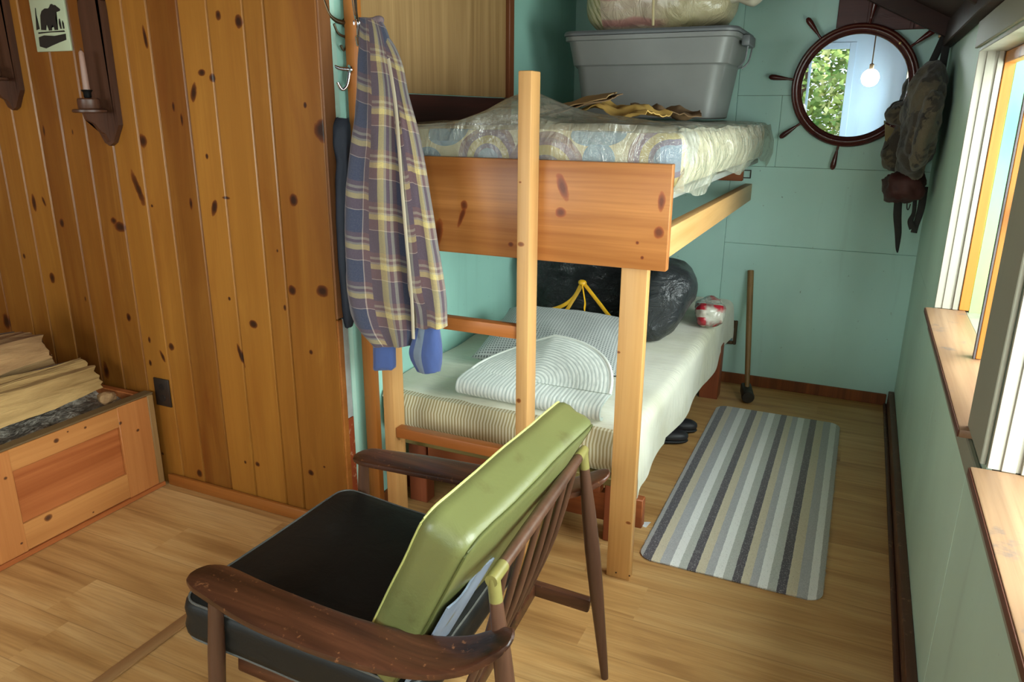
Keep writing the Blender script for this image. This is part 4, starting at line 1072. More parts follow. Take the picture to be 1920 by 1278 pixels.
# framed wall plate low by the mattress
ofr = P(1362, 638, Y=YB)
t = thing('wall_plate', 'small dark rectangular frame on the back wall at the mattress corner', 'plate', (-.575, YB, .25))
M_FRM = wood('dark mottled frame', (40, 36, 26), (96, 72, 44), 'Z', 2, .5)
bm = B(); x0, x1, z0, z1 = -.625, -.540, .235, .375
for (a0, a1, b0, b1) in ((x0, x0 + .016, z0, z1), (x1 - .016, x1, z0, z1), (x0 + .0161, x1 - .0161, z0, z0 + .018), (x0 + .0161, x1 - .0161, z1 - .045, z1)): box(bm, a0, a1, YB - .020, YB - .0005, b0, b1, .003)
obj('frame', bm, M_FRM, t)
bm = B(); box(bm, x0 + .0165, x1 - .0165, YB - .006, YB - .0005, z0 + .0185, z1 - .0455); obj('plate', bm, plain('pale blue plate', (150, 196, 200), .5), t)
bp = P(1396, 326, Y=YB)
bm = B()
for (a0, a1, b0, b1) in ((-.035, .035, -.022, -.017), (-.035, .035, .017, .022), (.030, .035, -.0169, .0169), (-.035, -.030, -.0169, .0169)): box(bm, bp.x + a0, bp.x + a1, YB - .008, YB - .0005, bp.z + b0, bp.z + b1, .001)
tag(obj('wire_bracket', bm, M_IRON), 'small black wire bracket on the back wall at the corner of the upper mattress', 'bracket')
# slippers half under the bed, paper scrap
M_SLIP = plain('black slipper', (38, 38, 42), .5, .2, 20)
M_SOLE = plain('dark sole', (24, 24, 26), .6)
for (c_, rz, lb) in (((-.715, 3.295, 0), -1.25, 'black slipper poking out from under the bed, nearer one'), ((-.705, 3.455, 0), -1.45, 'dark slipper under the bed edge, farther one')):
    t = thing('slipper', lb, 'slipper', c_, 'slippers under the lower bunk')
    Mr = Matrix.Translation(Vector(c_)) @ Matrix.Rotation(rz, 4, 'Z')
    bm = B(); blob(bm, (0, 0, .012), (.046, .125, .012), .8, 0, 1, 3); bm.transform(Mr); obj('sole', bm, M_SOLE, t)
    bm = B(); blob(bm, (0, .048, .0315), (.045, .074, .030), .85, .003, 20, 3, floor=.0245); bm.transform(Mr); obj('upper', bm, M_SLIP, t)
pp_ = P(1204, 982, Z=0)
bm = B(); gridsurf(bm, 6, 6, lambda u, v: Vector((pp_.x - .03 + .05 * u + .01 * v, pp_.y - .02 + .035 * v, .0035 + .003 * math.sin(u * 5 + v * 3))), -.0012)
tag(obj('paper_scrap', bm, plain('white paper', (226, 226, 226), .7)), 'white paper scrap on the floor between the bunk post and the striped rug', 'paper')
# ------------------------------------------------------------------ ship's wheel mirror
WC = Vector((-.098, YB - .004, 1.634)); TI = math.radians(1.6)
wax = Vector((0, -math.cos(TI), -math.sin(TI))); wu = Vector((0, -math.sin(TI), math.cos(TI))); wx = Vector((1, 0, 0))
WC = WC + wax * .030
def wp(r, a_, h=0.0): return WC + wx * (r * math.cos(a_)) + wu * (r * math.sin(a_)) + wax * h
M_MAHO = wood('mahogany wheel', (58, 22, 18), (98, 42, 34), 'X', .8, .25, coat=.4, bump=.04)
M_BRD = plain('brass stud', (206, 190, 130), .3, .1, 30, metal=.7)
t = thing('wheel_mirror', "round mirror in a dark red ship's wheel frame with turned handles", 'mirror', WC)
bm = B()
prof = [(.239, .010), (.242, .022), (.246, .025), (.250, .021), (.254, .026), (.261, .030), (.268, .029), (.274, .023), (.280, .025), (.287, .020), (.290, .008), (.288, .0), (.239, .0)]
seg = 96; rings = []
for i in range(seg):
    an = 2 * PI * i / seg; rings.append([bm.verts.new(wp(r, an, h)) for r, h in prof])
for i in range(seg):
    a_, b_ = rings[i], rings[(i + 1) % seg]
    for j in range(len(prof)):
        q = (j + 1) % len(prof); bm.faces.new((a_[j], a_[q], b_[q], b_[j]))
obj('rim', bm, M_MAHO, t, 50)
a = N('mirror silver'); g_ = a.n('BsdfGlossy', i_Color=(.93, .95, .96, 1), i_Roughness=.004); a.t.links.new(g_.outputs[0], a.out.inputs[0]); M_MIRR = a.m
bm = B(); lathe(bm, [(.2388, .004), (.2388, .0105)], WC, wax, 96); obj('mirror_glass', bm, M_MIRR, t, 20, label='mirror glass')
for k in range(8):
    an = math.radians(-7.0 + 45 * k)
    if k in (2,): an = math.radians(83)
    p0 = wp(.288, an, .014)
    dv = (wp(1, an) - WC).normalized()
    bm = B(); lathe(bm, [(.0065, -.004), (.0062, .018), (.0055, .022), (.0075, .030), (.0115, .062), (.0145, .090), (.0135, .106), (.008, .116), (.001, .119)], p0, dv, 18)
    obj('handle', bm, M_MAHO, t)
bm = B(); lathe(bm, [(.007, -.001), (.006, .003), (.001, .005)], wp(.262, math.radians(47), .030), wax, 12); obj('stud', bm, M_BRD, t, label='brass stud')
bm = B(); lathe(bm, [(.004, -.001), (.003, .002), (.001, .003)], wp(.286, math.radians(172), .018), wax, 10); obj('stud', bm, M_BRD, t, label='brass stud')
# ------------------------------------------------------------------ backpack in the corner
a = N('faded camouflage canvas'); co = a.coord()
n1 = a.noise(co, 7, 4, .6, .6); n2 = a.noise(a.map(co, (1, 1, 1), (4, 2, 7)), 9, 4, .6, .6)
c = a.mix(a.ramp(n1, [(.50, G0), (.53, G1)]), lin((62, 54, 46)), lin((96, 86, 68)))
c = a.mix(a.ramp(n2, [(.58, G0), (.61, G1)]), c, lin((40, 34, 32)))
a.bsdf(c, .85, a.bump(a.noise(co, 18, 5, .6), .5, .02), sheen=.2); M_CAMO = a.m
M_STRAP = plain('dark strap webbing', (44, 42, 40), .8, .15, 30)
M_MAROON = plain('maroon nylon', (70, 30, 28), .6, .25, 12, bump=.3, bs=20)
M_TANF = plain('tan flap', (150, 136, 96), .8)
t = thing('backpack', 'dark camouflage backpack with dangling straps hanging in the corner beside the wheel mirror', 'bag', (.19, 4.12, 1.0))
bm = B()
blob(bm, (.200, 3.93, 1.475), (.072, .27, .245), .8, .026, 11, 5, seed=1, tilt=(0, .05)); obj('pack_body', bm, M_CAMO, t, 180)
bm = B(); blob(bm, (.125, 4.06, 1.505), (.062, .06, .052), .8, .014, 14, 4, seed=4, tilt=(.2, -.4)); obj('top_flap', bm, M_CAMO, t, 180)
bm = B(); blob(bm, (.135, 4.06, 1.345), (.066, .065, .105), .8, .018, 12, 4, seed=6, tilt=(0, .1)); obj('side_pocket', bm, M_CAMO, t, 180)
bm = B(); blob(bm, (.216, 3.72, 1.44), (.044, .12, .17), .8, .022, 13, 4, seed=9, tilt=(0, .1)); obj('front_pocket', bm, M_CAMO, t, 180)
bm = B(); blob(bm, (.180, 3.98, 1.185), (.082, .16, .080), .75, .030, 13, 4, seed=8, tilt=(0, -.25)); obj('lower_pouch', bm, M_MAROON, t, 180, label='maroon lower pouch')
bm = B(); gridsurf(bm, 6, 8, lambda u, v: Vector((.062 + .05 * u + .01 * v, 4.02 + .03 * u, 1.46 - .075 * v - .025 * u)), .003); obj('label_flap', bm, M_TANF, t, label='tan fabric flap')
hk = Vector((.262, 4.205, 1.860))
for pts, w_ in (([hk + Vector((0, -.01, 0)), (.232, 4.15, 1.76), (.205, 4.11, 1.68), (.185, 4.09, 1.62)], .016), ([hk + Vector((.008, -.01, 0)), (.268, 4.14, 1.76), (.262, 4.10, 1.66), (.245, 4.08, 1.60)], .016),
              ([(.165, 4.03, 1.15), (.172, 4.02, 1.05), (.188, 4.03, .96), (.196, 4.05, .885), (.200, 4.06, .86)], [.017, .018, .015, .008, .002]),
              ([(.235, 4.03, 1.14), (.240, 4.02, 1.06), (.232, 4.02, 1.02), (.246, 4.02, .985)], [.009, .009, .013, .015]),
              ([(.268, 4.04, 1.18), (.268, 4.03, 1.08), (.258, 4.03, 1.00), (.254, 4.03, .965)], [.016, .016, .013, .014]),
              ([(.205, 4.02, 1.11), (.208, 4.01, 1.08), (.215, 4.01, 1.075), (.220, 4.015, 1.10)], .0025),
              ([(.10, 4.03, 1.38), (.085, 4.0, 1.36), (.07, 3.99, 1.345)], .003),
              ([(.215, 4.035, 1.60), (.17, 3.995, 1.45), (.175, 3.985, 1.32), (.185, 4.00, 1.22)], .014)):
    bm = B(); tube(bm, pts, w_, 10, flat=.3, up=(0, -1, 0)); obj('strap', bm, M_STRAP, t)
bm = B(); box(bm, .235, .292, 4.185, 4.225, 1.842, 1.862, .004, 2)
tag(obj('wall_peg', bm, wood('pale peg', (150, 108, 62), (190, 146, 92), 'X', 1, .5)), 'short pale wooden peg under the rafter holding the backpack', 'peg')
# ------------------------------------------------------------------ plaid shirt on the hook
def plaid(name):
    a = N(name); co = a.coord('UV'); x, y = a.sep(co)[:2]
    x = a.math('ADD', x, a.math('MULTIPLY', a.noise(co, 9, 2), .006))
    NV, MA, YE, GB, TH = (46, 52, 74), (94, 66, 68), (186, 166, 104), (146, 136, 118), (172, 154, 142)
    st = [(0, NV), (.22, NV), (.24, TH), (.255, MA), (.46, YE), (.56, GB), (.60, MA), (.66, GB), (.71, MA), (.80, NV)]
    def rp_(v, per, off): return a.ramp(a.math('FRACT', a.math('ADD', a.math('DIVIDE', v, per), off)), [(p, lin(c)) for p, c in st], 'CONSTANT')
    cu = rp_(x, .205, .30); cv = rp_(a.math('ADD', a.math('MULTIPLY', y, -1.0), a.math('MULTIPLY', x, .16)), .155, .30)
    tw = a.math('PINGPONG', a.math('MULTIPLY', a.math('ADD', x, y), 300), .5)
    c = a.mix(a.math('ADD', .40, a.math('MULTIPLY', tw, .25)), cu, cv)
    nz = a.noise(co, 240, 2)
    c = a.mix(a.ramp(nz, [(.3, (.25,) * 3 + (1,)), (.6, G0)]), c, lin((90, 84, 92)))
    a.bsdf(c, .92, a.bump(a.noise(co, 40, 4), .25, .006), sheen=.35); return a.m
M_PLAID = plaid('flannel plaid'); 
SY = 1.945
def cloth_tube(levels, Yc, depth, nfold, amp, seed=0, n=56, steps=10, perim=.62, pwr=.7):
    """levels: (photo y, left x, right x[, Y]) -> folded cloth tube"""
    keys = []
    for lv in levels:
        y_ = lv[0]; Yq = lv[3] if len(lv) > 3 else Yc
        l = P(lv[1], y_, Y=Yq); r = P(lv[2], y_, Y=Yq); keys.append((l, r, lv[4] if len(lv) > 4 else depth))
    rings = []
    m_ = (len(keys) - 1) * steps
    for i in range(m_ + 1):
        x_ = i / steps; k = min(int(x_), len(keys) - 2); f = x_ - k
        def cr(j):
            a_, b_, c_, d_ = [keys[min(max(k + q, 0), len(keys) - 1)][j] for q in (-1, 0, 1, 2)]
            return .5 * ((2 * b_) + (c_ - a_) * f + (2 * a_ - 5 * b_ + 4 * c_ - d_) * f * f + (3 * b_ - a_ - 3 * c_ + d_) * f ** 3)
        l, r = cr(0), cr(1); dp = keys[k][2] * (1 - f) + keys[k + 1][2] * f
        c = (l + r) / 2; hw = (r - l) / 2; t_ = i / m_
        ring = []
        for q in range(n):
            an = 2 * PI * q / n - PI / 2
            fo = 1 + amp * math.sin(an * nfold + seed + 1.3 * math.sin(t_ * 4 + seed)) * min(1, .35 + t_) + .5 * amp * fbm((math.cos(an) + seed, math.sin(an), t_ * 5), 2.2)
            ring.append(c + hw * (spow(math.cos(an), .9) * (1 + (fo - 1) * .25)) + Vector((0, dp * spow(math.sin(an), pwr) * fo, .006 * fbm((an, seed, t_), 1))))
        rings.append(ring)
    bm = B(); loft(bm, rings, perim=perim); return bm
t = thing('plaid_shirt', 'navy, maroon and cream plaid flannel shirt hanging on the post by the bunk', 'shirt', (-1.34, SY, .75))
body = [(34, 676, 712, 2.02, .012), (60, 677, 724, 2.01, .022), (110, 676, 738, 1.99, .032), (180, 674, 752, 1.965, .040), (260, 666, 757, SY, .045), (350, 655, 762, SY, .050), (450, 651, 768, SY, .052), (550, 654, 776, SY, .050), (605, 668, 780, SY, .046), (645, 702, 776, SY, .040)]
obj('shirt_body', cloth_tube(body, SY, .05, 5, .16, 1.0, perim=.62), M_PLAID, t, 180)
slv = [(58, 704, 716, 2.012, .004), (80, 704, 735, 2.0, .014), (120, 722, 752, 1.985, .020), (180, 738, 764, 1.965, .024), (260, 748, 784, 1.935, .030), (350, 760, 800, 1.93, .034), (450, 766, 817, 1.925, .036), (540, 772, 832, 1.925, .038), (575, 782, 836, 1.925, .036), (612, 784, 838, 1.925, .034)]
obj('sleeve', cloth_tube(slv, SY, .03, 3, .16, 3.0, perim=.30), M_PLAID, t, 180)
# placket line
bm = B(); pts = [P(728, 110, Y=1.945), P(742, 200, Y=1.912), P(752, 330, Y=1.892), P(762, 450, Y=1.888), P(772, 560, Y=1.888), P(775, 635, Y=1.892)]
tube(bm, pts, .006, 8, flat=.3, up=(0, -1, 0)); obj('placket', bm, plain('cream placket', (176, 164, 140), .9), t)
# collar gathered at the hook
bm = B(); cpt = P(700, 40, Y=2.02)
blob(bm, cpt + Vector((0, 0, .0)), (.032, .016, .012), .8, .006, 22, 3, tilt=(0, -.15)); obj('collar', bm, plain('collar plaid', (112, 94, 96), .9, .3, 60), t, 180)
# blue jacket under it
def denim(name, c1, c2):
    a = N(name); co = a.coord('UV'); x = a.sep(co)[0]
    st = a.math('GREATER_THAN', a.math('FRACT', a.math('MULTIPLY', x, 6.0)), .62)
    a.bsdf(a.mix(st, lin(c1), lin(c2)), .9, a.bump(a.noise(co, 60, 3), .2, .005), sheen=.3); return a.m
M_BLUE = denim('blue jersey', (58, 76, 126), (112, 126, 142))
t = thing('blue_sweatshirt', 'blue sweatshirt with grey-edged cuffs hanging under the plaid shirt', 'sweatshirt', (-1.27, SY, .70))
obj('sleeve', cloth_tube([(300, 700, 728, SY, .018), (450, 698, 734, SY, .02), (600, 700, 738, SY, .02), (690, 702, 740, SY, .024)], SY, .02, 3, .12, 2.0, perim=.2), M_BLUE, t, 180)
obj('sleeve', cloth_tube([(350, 772, 790, 1.93, .015), (450, 780, 803, 1.93, .016), (560, 790, 818, 1.93, .018), (615, 782, 824, 1.93, .022), (660, 770, 828, 1.93, .028), (696, 784, 824, 1.93, .022)], SY, .02, 3, .12, 4.0, perim=.3), M_BLUE, t, 180)
obj('collar_loop', cloth_tube([(40, 688, 702, 2.02, .006), (150, 700, 722, 1.98, .015), (310, 700, 728, SY, .018)], SY, .02, 3, .1, 6.0, perim=.2), M_BLUE, t, 180)
# dark jacket behind the post
t_ = [(222, 628, 652, 2.06, .012), (240, 619, 655, 2.055, .022), (270, 622, 655, 2.05, .024), (300, 632, 654, 2.05, .02), (340, 629, 656, 2.045, .024), (420, 627, 658, 2.04, .026), (500, 630, 660, 2.04, .026), (580, 640, 663, 2.04, .022), (612, 648, 660, 2.045, .012)]
bm = cloth_tube(t_, 2.05, .025, 4, .14, 7.0, perim=.4)
tag(obj('dark_jacket', bm, plain('dark blue jacket cloth', (34, 40, 52), .75, .2, 8, bump=.2, bs=30), None, 180), 'dark blue-grey jacket hanging behind the narrow post against the pine wall end', 'jacket')
# ------------------------------------------------------------------ outlet, tile, sconces on the pine wall
oz = (.352, .470); ox = (-2.497, -2.414)
t = thing('wall_outlet', 'dark brown outlet plate on the pine wall right of the firewood box', 'outlet', ((ox[0] + ox[1]) / 2, YP, oz[0]))
M_DKPL = plain('dark brown plastic', (34, 24, 18), .45)
bm = B(); box(bm, ox[0], ox[1], YP - .007, YP - .0005, oz[0], oz[1], .0025, 2); obj('plate', bm, M_DKPL, t)
for dz in (-.024, .024):
    bm = B(); cz = sum(oz) / 2 + dz; cx = sum(ox) / 2
    lathe(bm, [(.015, -.0005), (.0145, .0015)], (cx, YP - .007, cz), (0, -1, 0), 18); obj('socket', bm, plain('darker socket', (20, 15, 12), .5), t)
tl = P(75, 98, Y=YP); tr = P(138, 96, Y=YP)
tx0, tx1, tz0, tz1 = tl.x - .002, tr.x, tl.z, tl.z + .188
t = thing('bear_tile', 'pale green tile with a black bear silhouette on the pine wall between two sconces', 'tile', ((tx0 + tx1) / 2, YP, tz0))
M_TILE = plain('pale green glazed tile', (170, 178, 148), .35, .06, 12); M_INK = plain('black relief ink', (22, 24, 22), .5)
bm = B(); box(bm, tx0, tx1, YP - .010, YP, tz0, tz1, .003, 2); obj('tile_body', bm, M_TILE, t)
def tpt(u, w): return (tx0 + u * (tx1 - tx0), tz0 + w * (tz1 - tz0))
def relief(outl):
    bm = B(); prism(bm, [tpt(*q) for q in outl], lambda x_, z_: Vector((x_, YP - .0101, z_)), lambda x_, z_: Vector((x_, YP - .0112, z_)))
    bmesh.ops.triangulate(bm, faces=[f for f in bm.faces if len(f.verts) > 4]); return bm
bear = [(.24, .40), (.26, .55), (.28, .66), (.34, .74), (.44, .78), (.54, .775), (.58, .80), (.62, .845), (.67, .85), (.70, .83), (.76, .825), (.79, .80), (.86, .76), (.88, .735), (.85, .715), (.76, .70), (.74, .66), (.71, .58), (.72, .48), (.73, .385), (.63, .385), (.62, .44), (.58, .48), (.55, .43), (.55, .38), (.46, .38), (.46, .45), (.42, .49), (.39, .45), (.38, .39)]
obj('bear_silhouette', relief(bear), M_INK, t, flat=True, label='black bear silhouette')
for o_ in ([(.14, .36), (.9, .37), (.92, .34), (.5, .345), (.14, .33)], [(.12, .10), (.3, .06), (.5, .11), (.72, .16), (.92, .20), (.93, .31), (.6, .28), (.3, .30), (.13, .27)], [(.10, .40), (.13, .60), (.16, .80), (.18, .80), (.16, .58), (.2, .42)], [(.80, .40), (.78, .50), (.80, .58), (.83, .58), (.82, .48), (.84, .40)], [(.88, .40), (.87, .50), (.89, .55), (.92, .50), (.92, .40)]):
    obj('scenery', relief(o_), M_INK, t, flat=True)
M_SCON = wood('dark walnut sconce', (52, 30, 20), (86, 54, 38), 'Z', .8, .4)
def sconce(bx, ztop_, zbot, half, label, candle=True, shelf_z=None):
    t = thing('candle_sconce', label, 'sconce', (bx, YP, zbot))
    h = half
    outl = [(0, zbot), (h * .38, zbot + .012), (h * .75, zbot + .05), (h * .92, zbot + .065), (h, zbot + .075)]
    up = [(h, shelf_z + .33), (h * .96, shelf_z + .36), (h * .55, shelf_z + .385), (h * .50, shelf_z + .41), (h * .75, shelf_z + .43), (h * .70, shelf_z + .47), (h * .35, shelf_z + .51), (0, shelf_z + .53)]
    right = outl + up; full = [(x_, z_) for x_, z_ in right] + [(-x_, z_) for x_, z_ in right[-2:0:-1]]
    bm = B(); prism(bm, full, lambda x_, z_: Vector((bx + x_, YP - .0006, z_)), lambda x_, z_: Vector((bx + x_, YP - .020, z_)))
    bmesh.ops.triangulate(bm, faces=[f for f in bm.faces if len(f.verts) > 4]); obj('back_board', bm, M_SCON, t, 20)
    br = [(-.0202, shelf_z - .012), (-.105, shelf_z - .012), (-.098, shelf_z - .035), (-.07, shelf_z - .05), (-.052, shelf_z - .075), (-.034, shelf_z - .085), (-.0202, shelf_z - .115)]
    bm = B(); prism(bm, br, lambda y_, z_: Vector((bx - .008, YP + y_, z_)), lambda y_, z_: Vector((bx + .008, YP + y_, z_)))
    bmesh.ops.triangulate(bm, faces=[f for f in bm.faces if len(f.verts) > 4]); obj('bracket', bm, M_SCON, t, 20)
    bm = B(); lathe(bm, [(.050, 0), (.056, .003), (.056, .010), (.050, .013)], (bx, YP - .079, shelf_z - .0115), (0, 0, 1), 32); obj('shelf', bm, M_SCON, t)
    bm = B(); lathe(bm, [(.034, 0), (.036, .003), (.036, .032), (.032, .036)], (bx, YP - .079, shelf_z + .002), (0, 0, 1), 28); obj('candle_cup', bm, M_SCON, t)
    bm = B(); lathe(bm, [(.010, 0), (.013, .004), (.013, .018), (.019, .026), (.018, .028), (.010, .024)], (bx, YP - .079, shelf_z + .0385), (0, 0, 1), 20); obj('candle_socket', bm, plain('black candle socket', (22, 22, 22), .4, metal=.6), t)
    if candle:
        bm = B(); lathe(bm, [(.0115, 0), (.0105, .06), (.0085, .125), (.004, .132)], (bx, YP - .079, shelf_z + .064), (0, 0, 1), 16); cd_ = obj('candle', bm, plain('dull pink candle', (150, 118, 104), .5), t, label='dull pink candle')
        bm = B(); tube(bm, [(bx, YP - .079, shelf_z + .195), (bx + .001, YP - .079, shelf_z + .205)], .001, 6); obj('wick', bm, M_INK, cd_)
    return t
sconce(-2.535, 0, 1.372, .062, 'dark wooden wall sconce with a pink candle, right of the bear tile', True, 1.500)
sconce(-3.055, 0, 1.495, .066, 'dark wooden wall sconce at the left edge of the photo, left of the bear tile', True, 1.615)
# ------------------------------------------------------------------ firewood box
FX = -2.49; FY0, FY1 = .55, YP - .022
def kf(px, py, r):
    p = P(px, py, X=FX); s = p.y * 1.02 / FPX * 1.5
    return (p.y - 1.3, p.z, r * s * 1.2, r * s)
kbox = [kf(*q) for q in ((105, 826, 5), (90, 971, 8), (160, 801, 3), (127, 809, 2), (12, 853, 4), (175, 960, 2))]
M_BOXW = wood('orange pine box frame', (160, 98, 48), (204, 142, 80), 'Y', .7, .45, knots=kbox, plane='YZ', knotcol=((70, 40, 24), (150, 86, 36)))
M_BOXZ = wood('orange pine box stile', (160, 94, 46), (200, 134, 74), 'Z', .7, .45, knots=[kf(*q) for q in ((10, 896, 4), (258, 806, 3), (225, 793, 4), (40, 1018, 3))], plane='YZ', knotcol=((70, 40, 24), (150, 86, 36)))
M_BOXP = wood('red orange plywood', (150, 78, 34), (188, 112, 60), 'Y', .6, .5, contrast=(.38, .62), wavy=1.6)
M_RIM = wood('dirty grey rim', (92, 70, 42), (132, 104, 66), 'Y', 1, .6)
t = thing('firewood_box', 'orange pine firewood box with framed panels standing against the pine wall', 'box', (FX - .4, 1.3, 0))
bm = B(); box(bm, FX - .012, FX, FY0, FY1 - .03, .325, .405, .002); obj('top_rail', bm, M_BOXW, t)
bm = B(); box(bm, FX - .012, FX, FY0, FY1 - .03, .022, .125, .002); obj('bottom_rail', bm, M_BOXW, t)
for (y0, y1) in ((1.800, FY1 - .03), (1.285, 1.385)):
    bm = B(); box(bm, FX - .0115, FX + .0015, y0, y1, .02, .4055, .002); obj('stile', bm, M_BOXZ, t)
bm = B(); box(bm, FX - .022, FX - .0125, FY0, FY1 - .03, .02, .404); obj('panel', bm, M_BOXP, t)
bm = B(); box(bm, FX - .040, FX + .0005, FY1 - .0295, FY1, .0, .4055, .004); obj('corner_post', bm, wood('weathered edge', (120, 84, 44), (164, 126, 78), 'Z', 1, .6), t)
bm = B(); box(bm, FX - .045, FX + .0005, FY0, FY1, .406, .414, .002); obj('rim', bm, M_RIM, t)
bm = B(); box(bm, -3.45, FX - .046, FY1 - .03, FY1, 0, .40, .003); obj('back_panel', bm, M_BOXP, t)
bm = B(); box(bm, -3.45, FX - .023, FY0, FY1 - .0305, .005, .22, .002); obj('floor_panel', bm, M_RIM, t)
bm = B(); box(bm, FX - .010, FX + .006, FY0, FY1 - .002, 0, .0195, .003); obj('base_strip', bm, M_BOXP, t)
a = N('bark dust'); co = a.coord()
a.bsdf(a.ramp(a.noise(co, 40, 5, .7), [(.32, lin((104, 96, 84))), (.52, lin((160, 150, 136))), (.70, lin((206, 196, 180)))]), .95, a.bump(a.noise(co, 60, 4), .8, .02)); M_DUST = a.m
bm = B(); gridsurf(bm, 60, 80, lambda u, v: Vector((-3.44 + (FX - .026 + 3.44) * u, FY0 + (FY1 - .033 - FY0) * v, .372 + .02 * fbm((u * 4, v * 6, 1), 2) + .012 * fbm((u, v, 5), 22))), .004)
o = obj('bark_debris', bm, M_DUST); tag(o, 'grey bark chips and dust lying in the firewood box', 'bark'); o['kind'] = 'stuff'
def logmat(name, c1, c2):
    a = N(name); co = a.coord()
    g = a.noise(a.map(co, (16, 1.0, 16)), 1.2, 5, .6, .8); b = a.noise(a.map(co, (3, .8, 3)), 1.5, 4)
    c = a.ramp(g, [(.3, lin(c1)), (.65, lin(c2))]); c = a.mix(a.ramp(b, [(.60, G0), (.68, (.6,) * 3 + (1,))]), c, lin((112, 88, 74)))
    a.bsdf(c, .85, a.bump(a.math('ADD', g, a.math('MULTIPLY', a.noise(a.map(co, (60, 3, 60)), 1, 3), .4)), .9, .025)); return a.m
LM = [logmat('split wood pale', (124, 92, 58), (180, 146, 98)), logmat('split wood tan', (118, 84, 52), (168, 130, 86)), logmat('split wood yellow', (138, 104, 58), (190, 154, 98))]
M_BARK = plain('log bark', (84, 66, 54), .9, .3, 30, bump=.8, bs=40)
def split_log(c, L, shape, rz, rx, mat, label, sd):
    """wedge of split firewood lying along y"""
    t = thing('firewood_log', label, 'firewood', c, 'firewood in the box')
    Mr = Matrix.Translation(Vector(c)) @ Matrix.Rotation(rz, 4, 'Z') @ Matrix.Rotation(rx, 4, 'X')
    # densify outline
    pts = []
    n = len(shape)
    for i in range(n):
        a_ = Vector(shape[i]); b_ = Vector(shape[(i + 1) % n])
        for q in range(7): pts.append(a_.lerp(b_, q / 7))
    rings = []
    for j in range(29):
        v = j / 28; y = (v - .5) * L; ring = []
        for q, p in enumerate(pts):
            s = 1 - .10 * abs(2 * v - 1) ** 3 + .05 * math.sin(v * 5 + sd)
            f = fbm((p.x * 14 + sd, y * 2.2, p.y * 14 + sd * 2), 1.6, 4) * .014
            f2 = abs(noise.noise(Vector((p.x * 60 + sd, y * 2, p.y * 60)))) * .006
            d = p.normalized(); e = fbm((p.x * 40, sd, p.y * 40), 1) * .02 * (1 if j in (0, 28) else 0)
            ring.append(Mr @ Vector(((p.x + d.x * (f - f2)) * s, y + e, (p.y + d.y * (f - f2)) * s + .010 * math.sin(v * 3.3 + sd))))
        rings.append(ring)
    bm = B(); loft(bm, rings, uv=False); obj('split_wood', bm, mat, t, 35)
    bm = B(); k = len(shape) - 1; a_ = Vector(shape[k]); b_ = Vector(shape[0]); nn = Vector((a_.y - b_.y, b_.x - a_.x)); nn = -nn.normalized() if nn.dot((a_ + b_) / 2) < 0 else nn.normalized()
    def fn(u, v):
        p = a_.lerp(b_, .06 + .88 * u) + nn * (.006 + .012 * math.sin(PI * u) + .003 * fbm((u * 5, v * 9, sd), 2)); s = 1 - .10 * abs(1.9 * v - .95) ** 3 + .05 * math.sin(v * 5 + sd)
        return Mr @ Vector((p.x * s, (v - .5) * L * .93, p.y * s + .010 * math.sin(v * 3.3 + sd)))
    gridsurf(bm, 8, 26, fn, .004); obj('bark', bm, M_BARK, t, 60)
W1s = [(-.085, -.05), (.09, -.055), (.055, .045), (-.03, .075)]
W2s = [(-.10, -.035), (.095, -.05), (.10, .015), (-.02, .06)]
W3s = [(-.07, -.05), (.075, -.045), (.02, .065)]
W4s = [(-.115, -.04), (.11, -.045), (.07, .05), (-.06, .055)]
logs = [((-2.70, 1.575, .490), .58, W1s, .05, .02, 2, 'pale split log lying along the front edge of the firewood box', 1.0),
        ((-2.92, 1.53, .512), .58, W4s, .03, .03, 0, 'broad split log in the second row of the firewood box, ragged end towards the outlet', 2.2),
        ((-3.145, 1.50, .490), .50, W2s, -.02, .0, 1, 'split log low in the back of the firewood box', 3.1),
        ((-3.345, 1.48, .490), .50, W1s, .02, .0, 0, 'split log at the far side of the firewood box', 4.3),
        ((-2.83, 1.47, .625), .56, W4s, .06, -.02, 1, 'wide split log on the second layer of the firewood pile', 5.2),
        ((-3.08, 1.46, .615), .50, W3s, .0, .0, 2, 'wedge of firewood on the second layer beside the wall sconce corner', 6.4),
        ((-2.90, 1.34, .742), .46, W2s, .05, .02, 0, 'split log on top of the firewood pile at the left edge of the photo', 7.7),
        ((-2.690, 1.035, .470), .44, W1s, -.05, .0, 0, 'split log at the near end of the firewood box', 8.1),
        ((-2.93, .98, .480), .44, W4s, .08, .0, 1, 'broad split log at the near end of the firewood box behind another', 9.6)]
for c_, L_, sh, rz, rx_, mi, lb, sd in logs: split_log(c_, L_, sh, rz, rx_, LM[mi], lb, sd)
bm = B(); blob(bm, P(200, 745, X=-2.60), (.03, .035, .022), .8, .012, 30, 3, seed=3)
tag(obj('wood_chunk', bm, LM[1], None, 60), 'small pale chunk of wood at the corner of the firewood box', 'firewood')
